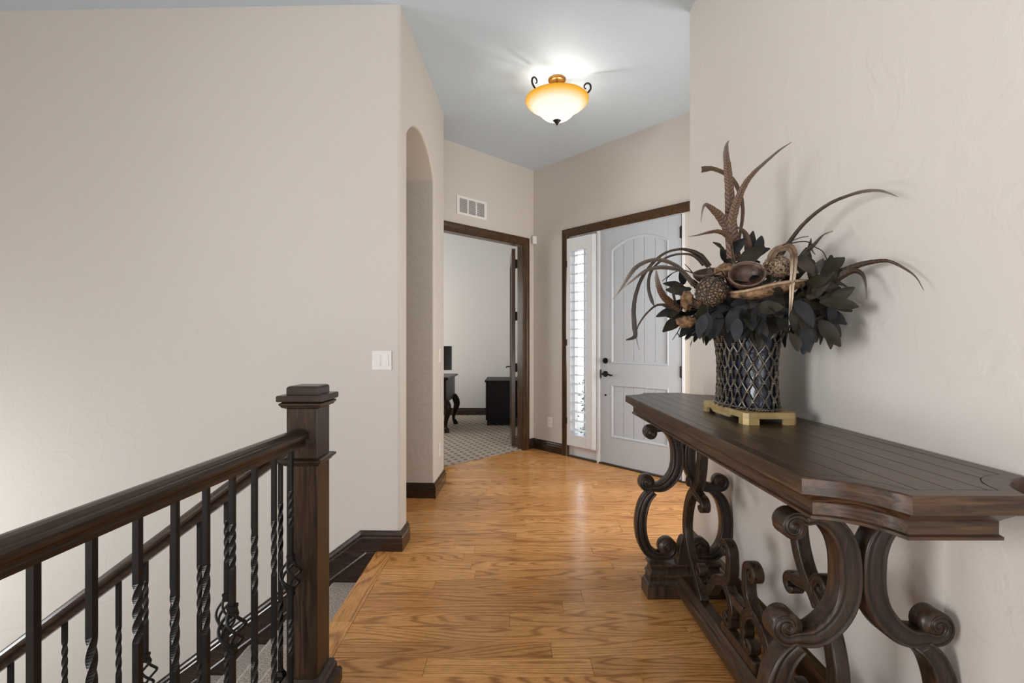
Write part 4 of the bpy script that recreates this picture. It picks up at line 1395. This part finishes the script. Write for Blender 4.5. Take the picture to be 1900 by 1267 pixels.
def add_leaf(p, d, up, sc, mat):
    o = put('leaf', rl.choice(LM[mat]), None, fl)
    x = d.normalized()
    y = up.cross(x).normalized()
    z = x.cross(y)
    o.matrix_basis = Matrix.Translation(p) @ Matrix((x, y, z)).transposed().to_4x4() @ Matrix.Scale(sc, 4)
for i in range(150):
    th = 2 * math.pi * i / 150 * 7.0 + rl.uniform(-.2, .2)
    ring = i % 5
    if ring == 0:
        el, rr, dr = rl.uniform(0.30, 0.75), 0.62, 0.35
    elif ring == 1:
        el, rr, dr = rl.uniform(0.0, 0.25), 0.84, -0.1
    elif ring in (2, 3):
        el, rr, dr = rl.uniform(-0.45, -0.1), 0.92, -0.75
    else:
        el, rr, dr = rl.uniform(-0.75, -0.45), 0.88, -1.2
    ca, sa = math.cos(th), math.sin(th)
    p = AC + Vector((0.150 * rr * ca, 0.265 * rr * sa, 0.10 * el))
    if p.x + 0.06 * ca > 1.05:
        p.x = min(p.x, 1.0)
        ca *= 0.2
    d = Vector((ca + rl.gauss(0, .25), sa * 0.9 + rl.gauss(0, .25), dr + rl.gauss(0, .28)))
    up = Vector((ca * 0.4, sa * 0.4, 1.0)) if dr > -0.5 else Vector((ca, sa, 0.35))
    up = (up + Vector((rl.gauss(0, .3), rl.gauss(0, .3), rl.gauss(0, .3)))).normalized()
    nearwall = sa < -0.2 and ca > -0.2
    mat = rl.choice(['leaf_blue', 'leaf_blue', 'leaf_blue', 'leaf_olive']) if not nearwall else rl.choice(['leaf_olive', 'leaf_olive', 'leaf_brown', 'leaf_blue'])
    if p.x + d.normalized().x * 0.09 > 1.075:
        continue
    add_leaf(p, d, up, rl.uniform(0.75, 1.12), mat)
# some leaves standing where the photograph shows single large ones
for zx, zy, Y, dx, dz, dy, s, m_ in ((1130, 820, 1.60, 0.2, 1, 0, 1.1, 'leaf_olive'), (760, 760, 1.66, 1, 0.65, 0, 1.3, 'leaf_olive'), (870, 690, 1.70, 0.3, 1, 0, 0.8, 'leaf_blue'),
                                 (690, 750, 1.75, -0.4, 1, 0, 0.7, 'leaf_blue'), (900, 890, 1.52, 1, 0.7, -.1, 0.6, 'leaf_olive'),
                                 (880, 1000, 1.50, -0.15, -1, -.2, 1.15, 'leaf_blue'), (740, 1020, 1.53, -0.4, -1, -.2, 0.95, 'leaf_blue'), (640, 1030, 1.58, -0.2, -1, -.2, 1.15, 'leaf_blue'), (800, 975, 1.52, -0.9, -0.3, -.2, 0.7, 'leaf_blue'),
                                 (1190, 830, 1.46, 0.3, 0.6, -.2, 0.7, 'leaf_brown'), (1230, 1090, 1.43, 0.5, -0.9, -.1, 0.9, 'leaf_brown'),
                                 (1170, 1080, 1.44, 0.2, -1, -.2, 0.9, 'leaf_olive'), (440, 880, 1.90, -0.2, 0.5, -.3, 0.8, 'leaf_blue'), (450, 1050, 1.88, -1, -0.2, -.2, 1.0, 'leaf_olive'), (500, 1090, 1.82, -0.7, -0.7, -.2, 1.0, 'leaf_olive'), (560, 1080, 1.74, -.3, -1, -.2, 0.9, 'leaf_blue'), (600, 990, 1.66, -0.8, -.6, -.2, 0.9, 'leaf_olive')):
    p = z5(zx, zy, Y)
    add_leaf(p, Vector((dx, dy, dz)), Vector((-0.3, -1, 0.25)), s, m_)

rl2 = random.Random(77)
for (xa, xb, ya, yb, Ya, Yb, n_, dxm, mats) in ((1060, 1300, 860, 1130, 1.40, 1.50, 46, 0.6, ['leaf_olive', 'leaf_olive', 'leaf_brown', 'leaf_blue']), (1185, 1280, 800, 900, 1.44, 1.50, 10, 0.4, ['leaf_olive', 'leaf_brown']),
                                              (400, 560, 900, 1110, 1.74, 1.88, 20, -0.8, ['leaf_olive', 'leaf_blue']), (560, 1080, 1010, 1080, 1.47, 1.56, 16, 0.0, ['leaf_blue', 'leaf_blue', 'leaf_olive']), (640, 1010, 690, 800, 1.66, 1.80, 6, 0.2, ['leaf_olive', 'leaf_blue'])):
    for q in range(n_):
        zx, zy = rl2.uniform(xa, xb), rl2.uniform(ya, yb)
        p = z5(zx, zy, rl2.uniform(Ya, Yb))
        low = (zy - ya) / (yb - ya)
        d = Vector((dxm * 0.8 + rl2.gauss(0, .45), -0.25 + rl2.gauss(0, .3), (-0.45 - 0.9 * low if n_ == 16 else 0.35 - 1.2 * low if yb > 850 else 0.6) + rl2.gauss(0, .35))).normalized()
        if p.x + d.x * 0.09 > 1.07:
            d.x = -abs(d.x) * 0.3
        if p.x > 1.06:
            continue
        add_leaf(p, d, Vector((-0.3 + rl2.gauss(0, .4), -1 + rl2.gauss(0, .3), 0.35 + rl2.gauss(0, .35))).normalized(), rl2.uniform(0.8, 1.2), rl2.choice(mats))

def blob(bm, c, rx, ry, rz, rough, seed, nu=18, nv=12, squash=None):
    r_ = random.Random(seed)
    ph = [r_.uniform(0, 6.28) for _ in range(8)]
    loops = []
    for i in range(1, nv):
        v = math.pi * i / nv
        l = []
        for j in range(nu):
            u = 2 * math.pi * j / nu
            k = 1 + rough * (math.sin(3 * u + ph[0]) * math.sin(2 * v + ph[1]) + 0.6 * math.sin(5 * u + ph[2] + 3 * v) + 0.5 * math.sin(7 * v + ph[3] + 2 * u))
            l.append(Vector((c.x + rx * k * math.sin(v) * math.cos(u), c.y + ry * k * math.sin(v) * math.sin(u), c.z - rz * k * math.cos(v))))
        loops.append(l)
    loft(bm, loops)

def bowl_pod(name, label, c, r, axis, depth, mat, group):
    t = thing(name, label, 'seed pod', c, group)
    b = bmesh.new()
    q = Vector((0, 0, 1)).rotation_difference(axis.normalized())
    P = [(0.05, -depth), (0.45, -depth * .93), (0.78, -depth * .62), (0.97, -depth * .22), (1.0, 0.0), (0.95, 0.10), (0.86, 0.08), (0.80, -0.04), (0.68, -depth * .42), (0.42, -depth * .68), (0.05, -depth * .74)]
    rr_ = random.Random(hash(name) % 97 + int(c.x * 1000))
    loops = []
    for pr__, h in P:
        loops.append([c + q @ Vector((r * pr__ * (1 + 0.03 * math.sin(2 * a + c.x * 50)) * math.cos(a), r * pr__ * 0.93 * math.sin(a), r * h)) for a in [2 * math.pi * i / 28 for i in range(28)]])
    loft(b, loops)
    part('shell', b, mat, t, smooth=True)
    b = bmesh.new()
    ring = [c + q @ Vector((r * 0.945 * (1 + 0.03 * math.sin(2 * a + c.x * 50)) * math.cos(a), r * 0.885 * math.sin(a), r * 0.085)) for a in [2 * math.pi * i / 28 for i in range(29)]]
    tube(b, ring, r * 0.05, 6)
    part('rim', b, M['pod_rim'], t, smooth=True)
    b = bmesh.new()
    tube(b, [c - axis.normalized() * r * depth * .9, c - axis.normalized() * r * depth * 1.3 + Vector((0.005, 0.02, -0.03))], 0.006, 6)
    part('stalk', b, M['twig'], t)
    return t
toward = lambda c: (Vector((0, 0, EYE)) - c).normalized()
G1 = 'seed pods and fungi in the dried arrangement'
c = z5(810, 822, 1.53)
bowl_pod('bowl_pod', 'round brown bowl-shaped pod facing out at the centre of the arrangement', c, 0.058, toward(c) + Vector((0.15, 0, 0.75)), 0.75, M['pod'], G1)
c = z5(575, 812, 1.72)
bowl_pod('bowl_pod', 'brown tilted bowl pod behind the dark carved ball pod', c, 0.050, Vector((-0.25, -0.35, 1.0)), 0.7, M['pod'], G1)

def ball_pod(label, zx, zy, Y, r, mat, seed):
    c = z5(zx, zy, Y)
    t = thing('ball_pod', label, 'seed pod', c, G1)
    b = bmesh.new()
    blob(b, c, r, r, r * 0.98, 0.012, seed, 28, 18)
    o = part('shell', b, mat, t, smooth=True)
    b = bmesh.new()
    c2 = c + Vector((-r * .75, -0.01, r * .7))
    tube(b, [c, c2], [0.006, 0.004], 6)
    part('stalk', b, M['fungus_rim'], t)
    b = bmesh.new()
    rr_ = random.Random(seed)
    for i in range(150):                            # raised scales all over the pod
        zz = 1 - 2 * (i + .5) / 150
        a = i * 2.39996
        n = Vector((math.sqrt(1 - zz * zz) * math.cos(a), math.sqrt(1 - zz * zz) * math.sin(a), zz))
        t1 = n.orthogonal().normalized()
        ang = rr_.uniform(0, 3.14)
        t2 = n.cross(t1)
        d = t1 * math.cos(ang) + t2 * math.sin(ang)
        e = n.cross(d)
        p = c + n * r
        vs = [b.verts.new(q) for q in (p - d * r * .13, p + e * r * .05 + n * r * .03, p + d * r * .13, p - e * r * .05 + n * r * .03, p + n * r * .075)]
        for a_, b_ in ((0, 1), (1, 2), (2, 3), (3, 0)):
            b.faces.new((vs[a_], vs[b_], vs[4]))
    o = part('scales', b, mat, t)
    o['kind'] = 'stuff'
ball_pod('dark carved-looking brown ball pod at the front left of the arrangement', 600, 922, 1.58, 0.050, M['ball_dark'], 1)
ball_pod('pale pitted ball pod behind the drooping white-tipped feather', 985, 782, 1.58, 0.043, M['ball_pale'], 2)

def shelf_fungus(label, pts_top, Y, dep, thick, seed):
    """bracket fungus: a flared shelf with a thin pale lip"""
    t = thing('bracket_fungus', label, 'fungus', pts_top[len(pts_top) // 2], G1)
    n = len(pts_top)
    b = bmesh.new()
    loops = []
    for k in range(n):
        p = Vector(pts_top[k])
        e = math.sin(math.pi * (k + 0.35) / (n - 0.3))
        bk = Vector((0.03, dep, 0.012)) * e
        loops.append([p, p + bk * 0.5 + Vector((0, 0, 0.006)), p + bk, p + bk + Vector((0, 0, -thick * e)), p + bk * 0.35 + Vector((0, 0, -thick * e * 1.0)), p + Vector((0, 0.004, -0.012 - 0.25 * thick * e))])
    loft(b, loops)
    part('cap', b, M['fungus'], t, smooth=True)
    b = bmesh.new()
    tube(b, [Vector(p) for p in pts_top], 0.0045, 6)
    part('lip', b, M['fungus_rim'], t, smooth=True)
    return t
shelf_fungus('wide tan bracket fungus shelf below the round bowl pod', [z5(x, y, Y) for x, y, Y in ((708, 928, 1.56), (760, 925, 1.52), (830, 912, 1.49), (910, 893, 1.47), (1000, 874, 1.46), (1080, 862, 1.46), (1150, 856, 1.47), (1205, 862, 1.50))], 1.5, 0.11, 0.040, 3)
for lab, (zx, zy, Y), (rx, ry, rz), sd in (('rough tan fungus lump at the left edge of the leaves', (460, 975, 1.74), (0.024, 0.018, 0.034), 4),
                                          ('small pale fungus cup under the rough lump at left', (455, 1100, 1.72), (0.036, 0.028, 0.020), 5),
                                          ('tan fungus wedge between the two bowl pods', (682, 795, 1.66), (0.034, 0.03, 0.022), 6),
                                          ('small tan fungus tip standing behind the short barred feather', (858, 665, 1.78), (0.012, 0.010, 0.024), 7)):
    c = z5(zx, zy, Y)
    t = thing('fungus_lump', lab, 'fungus', c, G1)
    b = bmesh.new()
    blob(b, c, rx, ry, rz, 0.15, sd, 26, 18)
    part('cap', b, M['fungus'], t, smooth=True)
    b = bmesh.new()
    tube(b, [c + Vector((0, 0.01, 0)), c.lerp(AC, 0.35) + Vector((0, 0, -0.02))], [rz * .55, rz * .3], 8)
    part('stalk', b, M['fungus'], t, smooth=True)

G2 = 'feathers in the dried arrangement'
def feather(label, pts, widths, Y0, Y1, mat, name='feather', twist=0.0, root=True):
    n0 = len(pts)
    P3 = [z5(x, y, Y0 + (Y1 - Y0) * i / (n0 - 1)) for i, (x, y) in enumerate(pts)]
    Ym = (Y0 + Y1) / 2
    wd = [q / 3.167 * Ym / FPX for q in widths]
    P = catmull(P3, 6)
    hw = [q / 2 for q in lerp_list(wd, len(P))]
    t = thing(name, label, 'feather' if name == 'feather' else 'dried leaf', P3[0], G2)
    b = bmesh.new()
    uvl = b.loops.layers.uv.new('UVMap')
    rows = []
    rr_ = random.Random(int(sum(widths)))
    for i, p in enumerate(P):
        tg = (P[min(i + 1, len(P) - 1)] - P[max(i - 1, 0)]).normalized()
        sd = tg.cross(toward(p)).normalized()
        nn = sd.cross(tg).normalized()
        sd = (sd * math.cos(twist) + nn * math.sin(twist)).normalized()
        row = []
        for j in range(5):
            q = (j - 2) / 2
            hh = hw[i] * (1 + (rr_.uniform(-.08, .05) if abs(q) == 1 else 0))
            row.append(b.verts.new(p + sd * q * hh - nn * abs(q) * hh * 0.28))
        rows.append(row)
    for i in range(len(P) - 1):
        for j in range(4):
            f = b.faces.new((rows[i][j], rows[i][j + 1], rows[i + 1][j + 1], rows[i + 1][j]))
            for lp, (ii, jj) in zip(f.loops, ((i, j), (i, j + 1), (i + 1, j + 1), (i + 1, j))):
                lp[uvl].uv = (ii / (len(P) - 1), jj / 4)
            f.smooth = True
    put('vane', fin(b, 'vane', True), mat, t)
    b = bmesh.new()
    SP = ([AC.lerp(P[0], 0.35), AC.lerp(P[0], 0.75)] if root else []) + [p for p in P[:int(len(P) * 0.9)]]
    tube(b, SP, [0.0019, 0.0016, 0.0006], 5)
    put('shaft', fin(b, 'shaft', True), M['strap'], t)
    return t
feather('tall upright barred brown feather at the top of the arrangement', [(735, 745), (725, 600), (712, 450), (706, 300), (697, 200), (688, 110), (692, 60), (705, 32)], [76, 70, 58, 50, 44, 32, 18, 2], 1.74, 1.70, M['f_barred'])
feather('barred feather rising beside the tallest and sweeping to upper right', [(722, 725), (714, 570), (735, 450), (762, 370), (800, 290), (850, 225), (920, 160), (1000, 92), (1075, 42)], [60, 58, 52, 44, 34, 26, 18, 12, 2], 1.71, 1.58, M['f_barred'])
feather('brown dried strap curling left behind the tall feathers', [(757, 660), (772, 570), (785, 480), (782, 395), (760, 322), (725, 262), (670, 222), (612, 200), (580, 200), (545, 204)], [16, 18, 20, 22, 24, 24, 24, 24, 32, 36], 1.78, 1.74, M['strap'], name='dried_strap')
feather('broad barred feather leaning left with a drooping grey tip', [(712, 620), (690, 540), (650, 478), (605, 435), (568, 410), (550, 440), (540, 512)], [46, 56, 50, 34, 18, 12, 3], 1.70, 1.68, M['f_barred2'])
feather('narrow barred feather pointing left at mid height', [(720, 630), (690, 588), (640, 568), (580, 575), (520, 590), (462, 598)], [40, 34, 24, 16, 9, 2], 1.69, 1.66, M['f_barred2'])
feather('short barred feather curving left behind the bowl pod', [(822, 710), (816, 640), (806, 595), (786, 562), (750, 540)], [44, 42, 34, 22, 3], 1.74, 1.72, M['f_barred'])
feather('long thin taupe feather arching over the wall to upper right', [(1005, 710), (1060, 630), (1120, 550), (1200, 472), (1300, 402), (1400, 360), (1500, 332), (1600, 330), (1700, 365)], [36, 28, 24, 22, 20, 18, 20, 14, 2], 1.66, 1.25, M['f_long'])
feather('pale grey quill with a dark tip pointing upper right', [(1105, 760), (1160, 690), (1210, 640), (1260, 588), (1315, 566)], [34, 30, 20, 9, 10], 1.60, 1.45, M['f_grey'])
feather('white-tipped brown feather drooping over the front of the pods', [(945, 745), (965, 692), (1010, 666), (1060, 660), (1085, 700), (1086, 770), (1076, 870), (1070, 970), (1063, 1070), (1060, 1150)], [40, 44, 40, 46, 42, 34, 28, 20, 12, 2], 1.54, 1.42, M['f_white'])
feather('dark brown tail feather arching along the wall far right', [(1245, 885), (1330, 825), (1400, 792), (1480, 762), (1560, 745), (1640, 742), (1720, 776), (1800, 832), (1850, 915)], [60, 58, 44, 34, 26, 18, 14, 8, 2], 1.49, 1.18, M['f_brown'])
feather('dark brown feather drooping below the far right tail feather', [(1255, 895), (1340, 842), (1425, 800), (1480, 812), (1505, 862), (1515, 965)], [56, 50, 36, 22, 14, 3], 1.47, 1.30, M['f_brown'])
feather('black strap feather looping furthest down on the left', [(590, 775), (540, 712), (480, 682), (420, 672), (340, 690), (270, 740), (200, 830), (160, 930), (145, 1030), (150, 1130), (152, 1185), (100, 1206)], [34, 30, 22, 14, 14, 18, 20, 22, 26, 28, 24, 6], 1.74, 1.62, M['f_black'])
feather('black strap feather with the inner loop on the left', [(560, 765), (500, 712), (430, 700), (350, 716), (280, 762), (240, 822), (232, 900), (250, 970), (266, 1006)], [26, 16, 12, 13, 14, 17, 20, 22, 4], 1.73, 1.64, M['f_black'])
feather('speckled grey feather reaching furthest left with a white wisp', [(500, 885), (440, 812), (390, 766), (310, 736), (230, 742), (160, 778), (110, 842), (60, 920), (18, 968)], [30, 28, 22, 24, 22, 26, 24, 12, 2], 1.72, 1.62, M['f_grey'])
feather('speckled grey feather just under the furthest-left one', [(490, 865), (430, 802), (370, 784), (290, 780), (210, 802), (130, 862), (80, 902)], [26, 22, 24, 24, 20, 12, 2], 1.71, 1.63, M['f_grey'])
feather('russet brown feather curving up at the lower left', [(425, 1030), (360, 985), (322, 950), (296, 900), (281, 840), (278, 795)], [42, 44, 40, 34, 24, 3], 1.80, 1.74, M['f_barred2'])
feather('thin dark feather with a white wisp hanging lowest on the left', [(350, 1002), (285, 1000), (230, 1040), (190, 1090), (165, 1140), (162, 1200), (178, 1265)], [18, 14, 11, 10, 7, 5, 2], 1.80, 1.70, M['f_long'])
feather('short brown feather standing beside the pale grey quill', [(1140, 770), (1160, 700), (1180, 650), (1187, 608)], [26, 24, 18, 4], 1.62, 1.55, M['f_brown'])

def twig(label, paths, Y0, Y1):
    t = thing('twig', label, 'twig', z5(*paths[0][0], Y0), 'bare twigs in the dried arrangement')
    for i, pa in enumerate(paths):
        P = catmull([z5(x, y, Y0 + (Y1 - Y0) * k / (len(pa) - 1)) for k, (x, y) in enumerate(pa)], 4)
        b = bmesh.new()
        tube(b, ([AC.lerp(P[0], 0.5)] if i == 0 else []) + P, [0.0022, 0.0018, 0.0012], 5)
        part('branch', b, M['twig'], t, smooth=True)
twig('thin black twig above the pale pitted pod', [[(1000, 690), (1015, 655), (1060, 630), (1120, 606), (1172, 597)], [(1060, 640), (1120, 628), (1170, 630), (1212, 660), (1255, 685), (1285, 738), (1312, 770), (1332, 795)], [(1285, 735), (1272, 752), (1262, 768)], [(1190, 672), (1200, 690), (1212, 702)]], 1.55, 1.42)
twig('thin black twig forking at the left above the grey feathers', [[(492, 812), (470, 785), (445, 760)], [(492, 812), (430, 795), (370, 815), (312, 860)], [(370, 815), (340, 845), (338, 865)]], 1.75, 1.70)
twig('thin black twig under the leaves at the lower left', [[(425, 1120), (400, 1165), (372, 1206)], [(400, 1165), (412, 1180), (410, 1190)]], 1.82, 1.78)
twig('fine trailing vine over the dark ball pod', [[(660, 800), (585, 835), (535, 880), (512, 950), (500, 1010)], [(690, 828), (630, 845), (592, 900), (578, 980), (582, 1060), (600, 1120)]], 1.54, 1.50)
